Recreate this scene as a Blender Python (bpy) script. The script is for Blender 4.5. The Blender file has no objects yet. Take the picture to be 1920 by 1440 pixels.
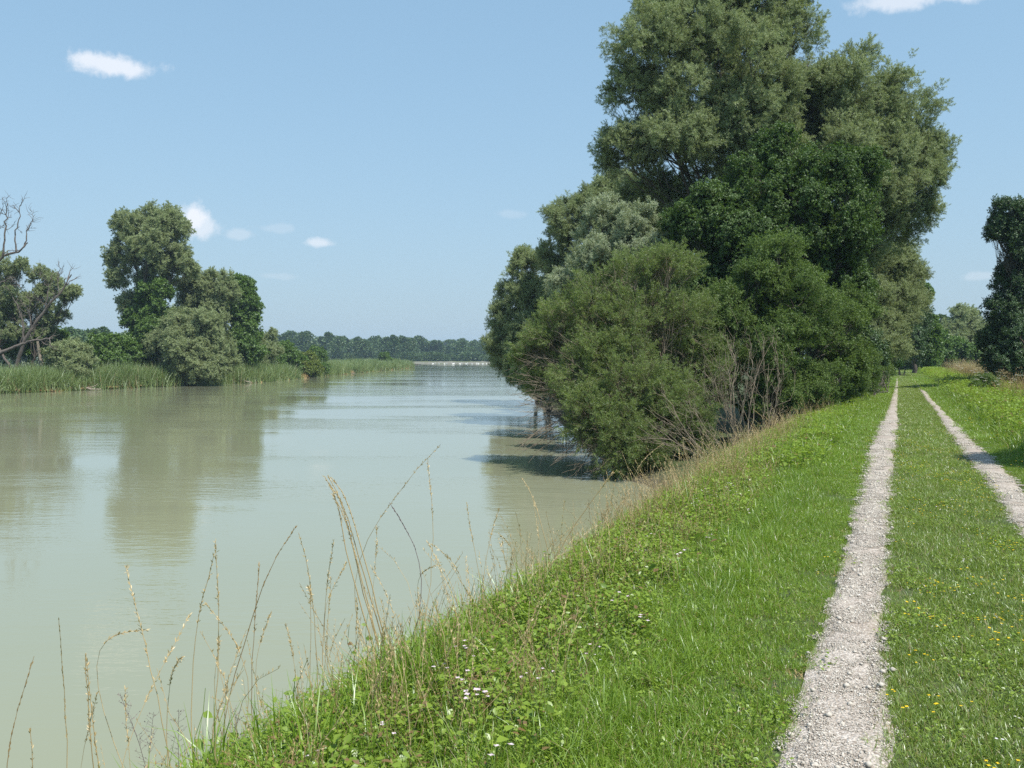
import bpy, math, random
import numpy as np
from mathutils import Vector, Matrix, Euler
rng = np.random.default_rng(7)
random.seed(7)
scene = bpy.context.scene
C = scene.collection

# ------------------------------------------------------------------ camera
F = 1700.0            # focal length in pixels of the 1920 px wide photograph
HCAM = 3.3            # eye height above the water
HOR = 668.0           # row of the horizon in the photograph
cam_d = bpy.data.cameras.new('camera'); cam = bpy.data.objects.new('camera', cam_d); C.objects.link(cam)
cam_d.sensor_width = 36.0; cam_d.lens = 36.0 * F / 1920.0
cam_d.clip_start = 0.1; cam_d.clip_end = 9000
PITCH = math.atan((720 - HOR) / F)
cam.location = (0, 0, HCAM); cam.rotation_euler = (math.pi/2 - PITCH, 0, 0)
scene.camera = cam

# ------------------------------------------------------------------ light
SUN_AZ = math.radians(132)      # clockwise from +Y (view direction)
SUN_EL = math.radians(61)
world = bpy.data.worlds.new('World'); scene.world = world; world.use_nodes = True
nt = world.node_tree; nt.nodes.clear()
def N(nt, t, **k):
    n = nt.nodes.new(t)
    for a, v in k.items(): setattr(n, a, v)
    return n
wo = N(nt, 'ShaderNodeOutputWorld'); bg = N(nt, 'ShaderNodeBackground'); sky = N(nt, 'ShaderNodeTexSky')
sky.sky_type = 'NISHITA'; sky.sun_disc = False; sky.sun_elevation = SUN_EL; sky.sun_rotation = SUN_AZ
sky.altitude = 400; sky.air_density = 1.1; sky.dust_density = .6; sky.ozone_density = 1.2
bg.inputs['Strength'].default_value = 0.141
# clouds: soft puffs fixed to directions of the sky
tc = N(nt, 'ShaderNodeTexCoord')
def sky_dir(px, py):
    v = Vector(((px-960)/F, 1.0, -(py-720)/F)); v.rotate(Euler((-PITCH, 0, 0))); return v.normalized()
wn = N(nt, 'ShaderNodeTexNoise'); wn.inputs['Scale'].default_value = 34; wn.inputs['Detail'].default_value = 9; wn.inputs['Roughness'].default_value = .62
nt.links.new(tc.outputs['Generated'], wn.inputs['Vector'])
def M(nt, op, a, b=None, c=None):
    n = N(nt, 'ShaderNodeMath', operation=op)
    for i, v in enumerate((a, b, c)):
        if v is None: continue
        if isinstance(v, (int, float)): n.inputs[i].default_value = v
        else: nt.links.new(v, n.inputs[i])
    return n.outputs[0]
cov = None
# px, py, half width, half height (px), opacity
for (px, py, hw, hh, op) in [(215, 120, 100, 25, .75), (170, 112, 50, 16, .4), (364, 408, 38, 42, .85), (352, 400, 36, 26, .5), (382, 425, 34, 30, .6), (604, 455, 42, 12, .55), (453, 440, 36, 11, .24), (518, 428, 48, 10, .14), (1790, -20, 210, 24, .6),
                             (1850, 517, 50, 10, .22), (520, 518, 44, 8, .12), (960, 401, 34, 10, .12), (-300, 240, 160, 40, .8), (2300, 300, 240, 60, .8), (800, -400, 300, 70, .8), (-900, 60, 300, 60, .8), (3200, 160, 400, 80, .8), (240, -420, 200, 50, .8)]:
    d = sky_dir(px, py); r = d.cross(Vector((0, 0, 1))).normalized(); u = r.cross(d)
    def dot(v, s):
        n = N(nt, 'ShaderNodeVectorMath', operation='DOT_PRODUCT'); nt.links.new(tc.outputs['Generated'], n.inputs[0]); n.inputs[1].default_value = v * s; return n.outputs['Value']
    x = dot(r, F/hw); y = dot(u, F/hh); z = dot(d, 1)
    q = M(nt, 'SUBTRACT', 1.0, M(nt, 'SQRT', M(nt, 'ADD', M(nt, 'MULTIPLY', x, x), M(nt, 'MULTIPLY', y, y))))
    q = M(nt, 'ADD', q, M(nt, 'MULTIPLY', M(nt, 'SUBTRACT', wn.outputs['Fac'], .5), 2.1))
    mr = N(nt, 'ShaderNodeMapRange', interpolation_type='SMOOTHSTEP'); mr.inputs['From Min'].default_value = .05; mr.inputs['From Max'].default_value = .75; mr.inputs['To Max'].default_value = op
    nt.links.new(q, mr.inputs['Value'])
    f = M(nt, 'MULTIPLY', mr.outputs[0], M(nt, 'GREATER_THAN', z, .5))
    cov = f if cov is None else M(nt, 'MAXIMUM', cov, f)
mixc = N(nt, 'ShaderNodeMix', data_type='RGBA'); nt.links.new(cov, mixc.inputs['Factor']); 
gam = N(nt, 'ShaderNodeGamma'); gam.inputs['Gamma'].default_value = .38; nt.links.new(sky.outputs[0], gam.inputs['Color'])
mul = N(nt, 'ShaderNodeMix', data_type='RGBA', blend_type='MULTIPLY'); mul.inputs[0].default_value = 1; nt.links.new(gam.outputs[0], mul.inputs[6]); mul.inputs[7].default_value = (1.44, 2.04, 2.45, 1)
sz = N(nt, 'ShaderNodeSeparateXYZ'); nt.links.new(tc.outputs['Generated'], sz.inputs[0])
hz = M(nt, 'MULTIPLY', M(nt, 'POWER', M(nt, 'SUBTRACT', 1.0, M(nt, 'ABSOLUTE', sz.outputs['Z'])), 7.0), .8)      # pale summer haze low over the horizon
hm = N(nt, 'ShaderNodeMix', data_type='RGBA'); nt.links.new(hz, hm.inputs[0]); nt.links.new(mul.outputs[2], hm.inputs[6]); hm.inputs[7].default_value = (2.58, 3.05, 3.5, 1)
nt.links.new(hm.outputs[2], mixc.inputs[6])
mixc.inputs[7].default_value = (5.6, 5.7, 6.0, 1)
nt.links.new(mixc.outputs[2], bg.inputs['Color']); nt.links.new(bg.outputs[0], wo.inputs['Surface'])

sd = bpy.data.lights.new('sun', 'SUN'); sd.energy = 4.8; sd.angle = math.radians(.5); sd.color = (1.0, .955, .88)
sun = bpy.data.objects.new('sun', sd); C.objects.link(sun)
to_sun = Vector((math.sin(SUN_AZ)*math.cos(SUN_EL), math.cos(SUN_AZ)*math.cos(SUN_EL), math.sin(SUN_EL)))
sun.rotation_euler = to_sun.to_track_quat('Z', 'Y').to_euler()
sun.location = (0, 0, 60)
vs = scene.view_settings; vs.view_transform = 'Standard'; vs.look = 'None'; vs.gamma = 1; vs.exposure = 0.35; vs.use_curve_mapping = False
cy = scene.cycles
cy.max_bounces = 5; cy.diffuse_bounces = 4; cy.glossy_bounces = 2; cy.transmission_bounces = 4; cy.volume_bounces = 0; cy.transparent_max_bounces = 4
cy.use_adaptive_sampling = False; cy.use_denoising = False; cy.caustics_reflective = False; cy.caustics_refractive = False
cy.sample_clamp_indirect = 4

# ------------------------------------------------------------------ helpers
def W(px, py, D):
    """point of the place that stands D metres ahead and is seen at this pixel of the photograph"""
    v = Vector(((px-960)/F, 1.0, -(py-720)/F)); v.rotate(Euler((-PITCH, 0, 0)))
    v = v * (D / v.y); return Vector((v.x, v.y, HCAM + v.z))
TH = math.atan(724 / F); CT, ST = math.cos(TH), math.sin(TH)
def PA(a, t): return a*CT + t*ST, -a*ST + t*CT          # along-path coordinates -> X, Y
def AP(x, y): return x*CT - y*ST, x*ST + y*CT
def sstep(x, a, b):
    u = np.clip((x-a)/(b-a), 0, 1); return u*u*(3-2*u)
def wob(x, y, s=1.0):
    return (np.sin(x*1.7*s+1.3)*np.cos(y*1.3*s+.4) + .5*np.sin(x*3.9*s+y*2.7*s) + .35*np.cos(y*6.1*s-x*5.3*s+2))/1.85
LB = np.array([(-400, -110), (-30, -78), (60, -52), (80, -45), (93.5, -40), (112, -32.5), (152, -32), (255, -28.5), (262, -31), (268, -60), (300, -140), (390, -200), (420, -260), (3000, -260)])
FARY = 425.0
def shore_left(y): return np.interp(y, LB[:, 0], LB[:, 1])
def shore_right(y):
    near = (-4.45 + y*ST)/CT                             # line a = -4.45 seen from above (X for a given Y)
    far = np.interp(y, [22, 45, 64, 100, 127, 250, 330, 3000], [3.0, 2.4, 1.7, .9, -.4, -1.6, 30.0, 60])
    k = sstep(y, 18.5, 25); return near*(1-k) + far*k
def ground(x, y):
    x = np.asarray(x, float); y = np.asarray(y, float)
    a, t = AP(x, y)
    emb = np.where(a > -1.1, 1.6, 1.6 - (-1.1-a)*.19)
    E = -2.45 - .24*(1-sstep(t, 3.5, 9))
    emb = np.where(a < E, 1.6-(-1.1-E)*.19 - (E-a)*.68, emb)
    emb = np.where(a > 3.2, 1.6 - sstep(a, 3.2, 8)*.45, emb)
    dr = x - shore_right(y)
    low = np.clip(dr*.35, -1.2, .5) + .12*wob(x*.25, y*.25)*(dr > 0)
    zr = np.maximum(low, emb)
    dl = shore_left(y) - x
    zl = np.clip(dl*.5, -1.2, .45) + .1*wob(x*.2, y*.2)*(dl > 0)
    z = np.maximum(zr, zl)
    df = y - FARY                                        # the far shore closes the reach
    zf = np.clip(df*.03, -1.2, .9)
    z = np.maximum(z, zf)
    return np.where((z > .2) & (np.abs(a) < 30), z + .03*wob(x*1.1, y*1.1), z)

MATS = {}
def new_mat(name):
    m = bpy.data.materials.new(name); m.use_nodes = True; m.node_tree.nodes.clear(); MATS[name] = m
    return m, m.node_tree, N(m.node_tree, 'ShaderNodeOutputMaterial')
def ramp(nt, fac, stops):
    r = N(nt, 'ShaderNodeValToRGB'); cr = r.color_ramp
    while len(cr.elements) < len(stops): cr.elements.new(.5)
    for e, (p, c) in zip(cr.elements, stops): e.position = p; e.color = (*c, 1)
    nt.links.new(fac, r.inputs[0]); return r.outputs[0]
def noise(nt, scale, detail=3, rough=.5, vec=None, sc=None):
    n = N(nt, 'ShaderNodeTexNoise'); n.inputs['Scale'].default_value = scale; n.inputs['Detail'].default_value = detail; n.inputs['Roughness'].default_value = rough
    if vec is None:
        g = N(nt, 'ShaderNodeNewGeometry'); vec = g.outputs['Position']
    if sc:
        mp = N(nt, 'ShaderNodeMapping'); mp.inputs['Scale'].default_value = sc; nt.links.new(vec, mp.inputs[0]); vec = mp.outputs[0]
    nt.links.new(vec, n.inputs['Vector']); return n.outputs['Fac']
def mixrgb(nt, f, a, b, mode='MIX'):
    m = N(nt, 'ShaderNodeMix', data_type='RGBA', blend_type=mode)
    for s, v in ((0, f), (6, a), (7, b)):
        if isinstance(v, (int, float)): m.inputs[s].default_value = v
        elif isinstance(v, tuple): m.inputs[s].default_value = (*v, 1)
        else: nt.links.new(v, m.inputs[s])
    return m.outputs[2]
def leaf_mat(name, c0, c1, back=None, trans=.35, gloss=.05, rough=.5, nscale=.5, c2=None, c2f=.12):
    m, nt, out = new_mat(name)
    at = N(nt, 'ShaderNodeAttribute'); at.attribute_name = 'rnd'
    oi = N(nt, 'ShaderNodeObjectInfo')
    nz = noise(nt, nscale, 2)
    f = M(nt, 'ADD', M(nt, 'MULTIPLY', at.outputs['Fac'], .45), M(nt, 'ADD', M(nt, 'MULTIPLY', oi.outputs['Random'], .25), M(nt, 'MULTIPLY', M(nt, 'SUBTRACT', nz, .3), .75)))
    col = mixrgb(nt, f, c0, c1)
    nt.nodes[-1].clamp_factor = True
    if c2:
        g2 = M(nt, 'GREATER_THAN', M(nt, 'FRACT', M(nt, 'MULTIPLY', at.outputs['Fac'], 17.3)), 1-c2f)
        col = mixrgb(nt, g2, col, c2)
    tcol = mixrgb(nt, .5, col, mixrgb(nt, 1.0, col, (1.5, 1.55, .55), 'MULTIPLY'))
    if back:
        g = N(nt, 'ShaderNodeNewGeometry'); col = mixrgb(nt, g.outputs['Backfacing'], col, back)
    d = N(nt, 'ShaderNodeBsdfDiffuse'); nt.links.new(col, d.inputs['Color'])
    tr = N(nt, 'ShaderNodeBsdfTranslucent'); nt.links.new(tcol, tr.inputs['Color'])
    gl = N(nt, 'ShaderNodeBsdfGlossy'); gl.inputs['Roughness'].default_value = rough; gl.inputs['Color'].default_value = (.9, .95, 1, 1)
    m1 = N(nt, 'ShaderNodeMixShader'); m1.inputs[0].default_value = trans; nt.links.new(d.outputs[0], m1.inputs[1]); nt.links.new(tr.outputs[0], m1.inputs[2])
    m2 = N(nt, 'ShaderNodeMixShader'); m2.inputs[0].default_value = gloss; nt.links.new(m1.outputs[0], m2.inputs[1]); nt.links.new(gl.outputs[0], m2.inputs[2])
    nt.links.new(m2.outputs[0], out.inputs[0]); return m
def bark_mat(name, c0, c1, scale=9):
    m, nt, out = new_mat(name)
    n = noise(nt, scale, 5, .65, sc=(1, 1, .25)); col = ramp(nt, n, [(.3, c0), (.7, c1)])
    p = N(nt, 'ShaderNodeBsdfPrincipled'); p.inputs['Roughness'].default_value = .9; nt.links.new(col, p.inputs['Base Color'])
    b = N(nt, 'ShaderNodeBump'); b.inputs['Strength'].default_value = .7; b.inputs['Distance'].default_value = .03; nt.links.new(n, b.inputs['Height']); nt.links.new(b.outputs[0], p.inputs['Normal'])
    nt.links.new(p.outputs[0], out.inputs[0]); return m

leaf_mat('willow_leaf', (.205, .26, .11), (.35, .41, .20), back=(.24, .27, .17), trans=.34, gloss=.03)
leaf_mat('willow_leaf_far', (.235, .29, .14), (.37, .42, .215), back=(.25, .29, .16), trans=.34, gloss=.025, nscale=.25)
leaf_mat('silver_leaf', (.27, .32, .19), (.39, .44, .29), back=(.30, .35, .23), trans=.3, gloss=.03)
leaf_mat('osier_leaf', (.15, .22, .048), (.27, .35, .09), back=(.17, .22, .09), trans=.36, gloss=.03)
leaf_mat('maple_leaf', (.062, .118, .022), (.12, .195, .036), back=(.06, .115, .035), trans=.38, gloss=.03, rough=.55)
leaf_mat('thicket_leaf', (.085, .148, .028), (.175, .255, .05), back=(.07, .12, .04), trans=.38, gloss=.03, rough=.55, c2=(.16, .22, .03), c2f=.06)
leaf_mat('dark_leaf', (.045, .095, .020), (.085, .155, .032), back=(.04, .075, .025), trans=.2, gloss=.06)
leaf_mat('bright_leaf', (.06, .14, .02), (.12, .22, .035), trans=.38, gloss=.05)
leaf_mat('ash_leaf', (.09, .165, .03), (.16, .26, .048), trans=.36, gloss=.04, nscale=.3)
leaf_mat('yellowish_leaf', (.11, .18, .02), (.24, .28, .04), trans=.34, gloss=.05, nscale=.4, c2=(.16, .11, .03), c2f=.05)
leaf_mat('reed_leaf', (.15, .22, .07), (.24, .31, .11), trans=.3, gloss=.05, nscale=.12, c2=(.30, .25, .12), c2f=.10)
leaf_mat('grass_blade', (.135, .24, .018), (.26, .38, .040), trans=.36, gloss=.05, rough=.4, nscale=1.3, c2=(.34, .29, .12), c2f=.10)
leaf_mat('mid_grass_blade', (.145, .225, .028), (.27, .36, .065), trans=.34, gloss=.06, rough=.4, nscale=2.2, c2=(.30, .26, .12), c2f=.10)
leaf_mat('herb_leaf', (.13, .22, .022), (.30, .40, .05), back=(.12, .2, .05), trans=.36, gloss=.04, rough=.4, nscale=1.7, c2=(.22, .14, .06), c2f=.07)
leaf_mat('dry_grass', (.44, .32, .15), (.70, .56, .32), trans=.2, gloss=.04, nscale=3)
leaf_mat('rust_grass', (.32, .20, .09), (.55, .41, .21), trans=.2, gloss=.03, nscale=3)
leaf_mat('white_petal', (.72, .68, .70), (.80, .78, .76), trans=.2, gloss=.02)
leaf_mat('pink_petal', (.55, .40, .48), (.78, .68, .72), trans=.2, gloss=.02)
leaf_mat('yellow_petal', (.72, .48, .015), (.80, .60, .03), trans=.2, gloss=.02)
leaf_mat('purple_seed', (.12, .07, .09), (.22, .15, .15), trans=.1, gloss=.02)
leaf_mat('forest_leaf', (.06, .115, .035), (.12, .18, .06), trans=.22, gloss=.04, nscale=.05)
bark_mat('willow_bark', (.045, .036, .028), (.13, .11, .085))
bark_mat('pale_bark', (.16, .13, .095), (.34, .29, .22), 14)
bark_mat('dead_wood', (.06, .048, .04), (.20, .17, .145))
bark_mat('brown_twig', (.15, .115, .08), (.33, .27, .20), 20)
bark_mat('drift_wood', (.22, .17, .13), (.48, .42, .34), 5)

def mesh_obj(name, verts, faces, mat=None, parent=None, rnd=None, smooth=False, link=True):
    me = bpy.data.meshes.new(name)
    if isinstance(faces, np.ndarray):
        nf, k = faces.shape
        me.vertices.add(len(verts)); me.vertices.foreach_set('co', np.ascontiguousarray(verts, np.float32).ravel())
        me.loops.add(nf*k); me.loops.foreach_set('vertex_index', faces.astype(np.int32).ravel())
        me.polygons.add(nf); me.polygons.foreach_set('loop_start', np.arange(0, nf*k, k, dtype=np.int32)); me.polygons.foreach_set('loop_total', np.full(nf, k, np.int32))
        me.update(calc_edges=True)
    else:
        me.from_pydata([tuple(v) for v in verts], [], faces); me.update()
    if smooth: me.polygons.foreach_set('use_smooth', np.ones(len(me.polygons), bool))
    if rnd is not None:
        at = me.attributes.new('rnd', 'FLOAT', 'FACE'); at.data.foreach_set('value', np.asarray(rnd, np.float32))
    for m in (mat if isinstance(mat, (list, tuple)) else [mat]):
        if m: me.materials.append(MATS[m])
    o = bpy.data.objects.new(name, me)
    if link: C.objects.link(o)
    if parent is not None: o.parent = parent
    return o
def tag(o, label=None, cat=None, group=None, kind=None):
    if label: o['label'] = label
    if cat: o['category'] = cat
    if group: o['group'] = group
    if kind: o['kind'] = kind
    return o
def empty(name, loc, label, cat, group=None):
    o = bpy.data.objects.new(name, None); C.objects.link(o); o.location = loc; o.empty_display_size = .3
    return tag(o, label, cat, group)

# leaves as kites folded along the midrib (2 quads sharing the rib when wide, 1 when narrow)
def unit(v): return v/np.maximum(np.linalg.norm(v, axis=-1, keepdims=True), 1e-9)
def kites(P, D, ln, wd, up=None, wide=False):
    n = len(P); D = unit(D)
    U = rng.normal(size=(n, 3)) if up is None else up + rng.normal(size=(n, 3))*.45
    S = unit(np.cross(D, U)); Nn = np.cross(S, D)
    ln = np.broadcast_to(ln, (n,))[:, None]; wd = np.broadcast_to(wd, (n,))[:, None]
    if not wide:
        V = np.stack([P, P+D*ln*.45+S*wd*.5, P+D*ln, P+D*ln*.45-S*wd*.5], 1).reshape(-1, 3)
        Fc = np.arange(n*4).reshape(n, 4); return V, Fc, rng.random(n)
    sag = -Nn*ln*.12
    V = np.stack([P, P+D*ln*.35+S*wd*.5+Nn*wd*.14, P+D*ln*.72+S*wd*.34+Nn*wd*.08+sag*.5, P+D*ln+sag, P+D*ln*.72-S*wd*.34+Nn*wd*.08+sag*.5, P+D*ln*.35-S*wd*.5+Nn*wd*.14, P+D*ln*.5], 1).reshape(-1, 3)
    b = np.arange(n)[:, None]*7
    Fc = np.concatenate([b+[0, 1, 2, 6], b+[6, 2, 3, 4], b+[6, 4, 5, 0]], 0)
    return V, Fc, np.tile(rng.random(n), 3)
class Buf:
    def __init__(s): s.v = []; s.f = []; s.r = []; s.n = 0
    def add(s, V, Fc, r=None):
        s.v.append(V); s.f.append(Fc + s.n); s.n += len(V); s.r.append(np.zeros(len(Fc)) if r is None else r); return s
    def obj(s, name, mat, parent=None, link=True, smooth=False):
        return mesh_obj(name, np.concatenate(s.v), np.concatenate(s.f), mat, parent, np.concatenate(s.r), smooth, link)
def tube(pts, rad, sides=6, cap=True):
    pts = np.asarray(pts, float); n = len(pts); rad = np.broadcast_to(rad, (n,))
    T = unit(np.gradient(pts, axis=0)); ref = np.array([.31, .17, .93]); A = unit(np.cross(T, ref)); B = np.cross(T, A)
    an = np.arange(sides)*2*np.pi/sides
    V = (pts[:, None] + rad[:, None, None]*(np.cos(an)[None, :, None]*A[:, None] + np.sin(an)[None, :, None]*B[:, None])).reshape(-1, 3)
    i = np.arange(n-1)[:, None]*sides; j = np.arange(sides)[None]; k = (j+1) % sides
    Fc = np.stack([i+j, i+k, i+sides+k, i+sides+j], -1).reshape(-1, 4)
    return V, Fc
def curve(p, q, bend=.15, n=6, sag=0.0, jit=.03):
    p = np.asarray(p, float); q = np.asarray(q, float); L = np.linalg.norm(q-p); u = np.linspace(0, 1, n)[:, None]
    off = rng.normal(size=3)*bend*L; pts = p + (q-p)*u + off*np.sin(u*np.pi)*.5 + np.array([0, 0, -sag*L])*np.sin(u*np.pi)
    jj = rng.normal(size=(n, 3))*jit*L; jj[0] = 0; jj[-1] = 0; return pts + jj

# ------------------------------------------------------------------ instancing of leafy sprays, blades and stones (for crowns and ground cover only)
GN = {}
def gn_group(key, objs):
    if key in GN: return GN[key]
    g = bpy.data.node_groups.new('scatter_'+key, 'GeometryNodeTree')
    g.interface.new_socket('Geometry', in_out='INPUT', socket_type='NodeSocketGeometry'); g.interface.new_socket('Geometry', in_out='OUTPUT', socket_type='NodeSocketGeometry')
    gi = g.nodes.new('NodeGroupInput'); go = g.nodes.new('NodeGroupOutput'); ip = g.nodes.new('GeometryNodeInstanceOnPoints')
    gti = g.nodes.new('GeometryNodeGeometryToInstance')
    for o in reversed(objs):
        oi = g.nodes.new('GeometryNodeObjectInfo'); oi.inputs['Object'].default_value = o; oi.inputs['As Instance'].default_value = False
        g.links.new(oi.outputs['Geometry'], gti.inputs[0])
    def na(name, typ):
        n = g.nodes.new('GeometryNodeInputNamedAttribute'); n.data_type = typ; n.inputs['Name'].default_value = name
        return [s for s in n.outputs if s.enabled and s.name == 'Attribute'][0]
    g.links.new(gi.outputs[0], ip.inputs['Points']); g.links.new(gti.outputs[0], ip.inputs['Instance'])
    ip.inputs['Pick Instance'].default_value = True
    g.links.new(na('idx', 'INT'), ip.inputs['Instance Index'])
    e2r = g.nodes.new('FunctionNodeEulerToRotation'); g.links.new(na('rot', 'FLOAT_VECTOR'), e2r.inputs[0]); g.links.new(e2r.outputs[0], ip.inputs['Rotation'])
    g.links.new(na('scl', 'FLOAT_VECTOR'), ip.inputs['Scale'])
    g.links.new(ip.outputs[0], go.inputs[0]); GN[key] = g; return g
PROTO = {}
CROWN = 1.65      # sprays per clump surface
COUNT = {'inst': 0}
def scatter(name, key, P, rot, scl, parent=None, idx=None):
    P = np.asarray(P, float); n = len(P); COUNT['inst'] += n
    me = bpy.data.meshes.new(name); me.vertices.add(n); me.vertices.foreach_set('co', P.astype(np.float32).ravel())
    a = me.attributes.new('rot', 'FLOAT_VECTOR', 'POINT'); a.data.foreach_set('vector', np.asarray(rot, np.float32).ravel())
    s = np.asarray(scl, float); s = np.repeat(s[:, None], 3, 1) if s.ndim == 1 else s
    a = me.attributes.new('scl', 'FLOAT_VECTOR', 'POINT'); a.data.foreach_set('vector', s.astype(np.float32).ravel())
    k = len(PROTO[key]); idx = rng.integers(0, k, n) if idx is None else idx
    a = me.attributes.new('idx', 'INT', 'POINT'); a.data.foreach_set('value', idx.astype(np.int32))
    me.update()
    o = bpy.data.objects.new(name, me); C.objects.link(o)
    if parent is not None: o.parent = parent
    md = o.modifiers.new('scatter', 'NODES'); md.node_group = gn_group(key, PROTO[key])
    return o
def dir_euler(D, twist=None):
    """euler that sends +Z to D with a random twist"""
    out = np.zeros((len(D), 3))
    tw = rng.random(len(D))*2*np.pi if twist is None else twist
    for i, d in enumerate(D):
        q = Vector(d).to_track_quat('Z', 'Y') @ Euler((0, 0, tw[i])).to_quaternion(); out[i] = q.to_euler()[:]
    return out
def spray(name, mat, leaf_l, leaf_w, twigs=9, per=26, ang=.9, droop=0., wide=False, flat=False, fwd=.8, twig_mat=None, twig_r=.006):
    """a leafy branch end about 1 m long with its foot in the origin"""
    b = Buf(); tw = Buf()
    main = curve((0, 0, 0), (rng.normal()*.08, rng.normal()*.08, .8), .12, 7)
    if twig_mat: tw.add(*tube(main, np.linspace(twig_r*1.5, twig_r*.5, 7), 4))
    for k in range(twigs):
        u = (k+.6)/twigs; p0 = main[min(6, int(u*6))]*(1-(u*6 % 1)) + main[min(6, int(u*6)+1)]*(u*6 % 1)
        an = rng.random()*2*np.pi; d = np.array([math.cos(an)*ang, math.sin(an)*ang, fwd]); d /= np.linalg.norm(d)
        L = rng.uniform(.28, .5)*(1.15-u*.5); q = p0 + d*L + np.array([0, 0, -droop*L])
        pts = curve(p0, q, .2, 5)
        if twig_mat: tw.add(*tube(pts, np.linspace(twig_r*.8, twig_r*.4, 5), 3))
        uu = rng.random(per)**.8; f = uu*3.999; i = f.astype(int); fr = (f-i)[:, None]
        P = pts[i]*(1-fr) + pts[i+1]*fr
        dd = unit(pts[i+1]-pts[i]); D = unit(dd*.8 + rng.normal(size=(per, 3))*.62 + np.array([0, 0, -droop*.6]))
        ln = leaf_l*rng.uniform(.7, 1.25, per)
        b.add(*kites(P + rng.normal(size=(per, 3))*.02, D, ln, leaf_w*rng.uniform(.75, 1.2, per), up=np.array([0, 0, 1.0]) if flat else None, wide=wide))
    o = b.obj(name, mat, link=False)
    if twig_mat:
        V, Fc = np.concatenate(tw.v), np.concatenate(tw.f)
        me = o.data; nv = len(me.vertices)
        # join twigs as a second material
        allv = np.concatenate([np.concatenate(b.v), V]); allf = np.concatenate([np.concatenate(b.f), Fc+nv]); r = np.concatenate([np.concatenate(b.r), np.zeros(len(Fc))])
        o = mesh_obj(name, allv, allf, [mat, twig_mat], None, r, False, False)
        o.data.polygons.foreach_set('material_index', np.concatenate([np.zeros(len(allf)-len(Fc), np.int32), np.ones(len(Fc), np.int32)]))
    return o
def protos(key, n, **k): PROTO[key] = [spray(key, **k) for _ in range(n)]
protos('willow', 4, mat='willow_leaf', leaf_l=.11, leaf_w=.025, twigs=11, per=32, ang=.8, fwd=.7, flat=True)
protos('willow_far', 3, mat='willow_leaf_far', leaf_l=.14, leaf_w=.044, twigs=9, per=26, ang=.8, fwd=.7, flat=True)
protos('silver', 3, mat='silver_leaf', leaf_l=.13, leaf_w=.033, twigs=10, per=22, ang=.7, fwd=.9, flat=True)
protos('osier', 4, mat='osier_leaf', leaf_l=.10, leaf_w=.017, twigs=10, per=30, ang=.75, fwd=1.0, twig_mat='brown_twig', twig_r=.004)
protos('maple', 4, mat='maple_leaf', leaf_l=.115, leaf_w=.075, twigs=9, per=13, ang=1.1, fwd=.45, droop=.25, wide=True, flat=True)
protos('thicket', 4, mat='thicket_leaf', leaf_l=.09, leaf_w=.055, twigs=10, per=15, ang=.9, fwd=.8, flat=True)
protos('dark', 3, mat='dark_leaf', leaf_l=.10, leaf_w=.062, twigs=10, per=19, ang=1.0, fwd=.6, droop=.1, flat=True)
protos('bright', 3, mat='bright_leaf', leaf_l=.12, leaf_w=.07, twigs=9, per=16, ang=.9, fwd=.7, flat=True)
protos('bright_far', 3, mat='ash_leaf', leaf_l=.2, leaf_w=.12, twigs=9, per=12, ang=.9, fwd=.7, flat=True)
protos('yellowish', 3, mat='yellowish_leaf', leaf_l=.2, leaf_w=.11, twigs=9, per=12, ang=.9, fwd=.7, flat=True)

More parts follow.
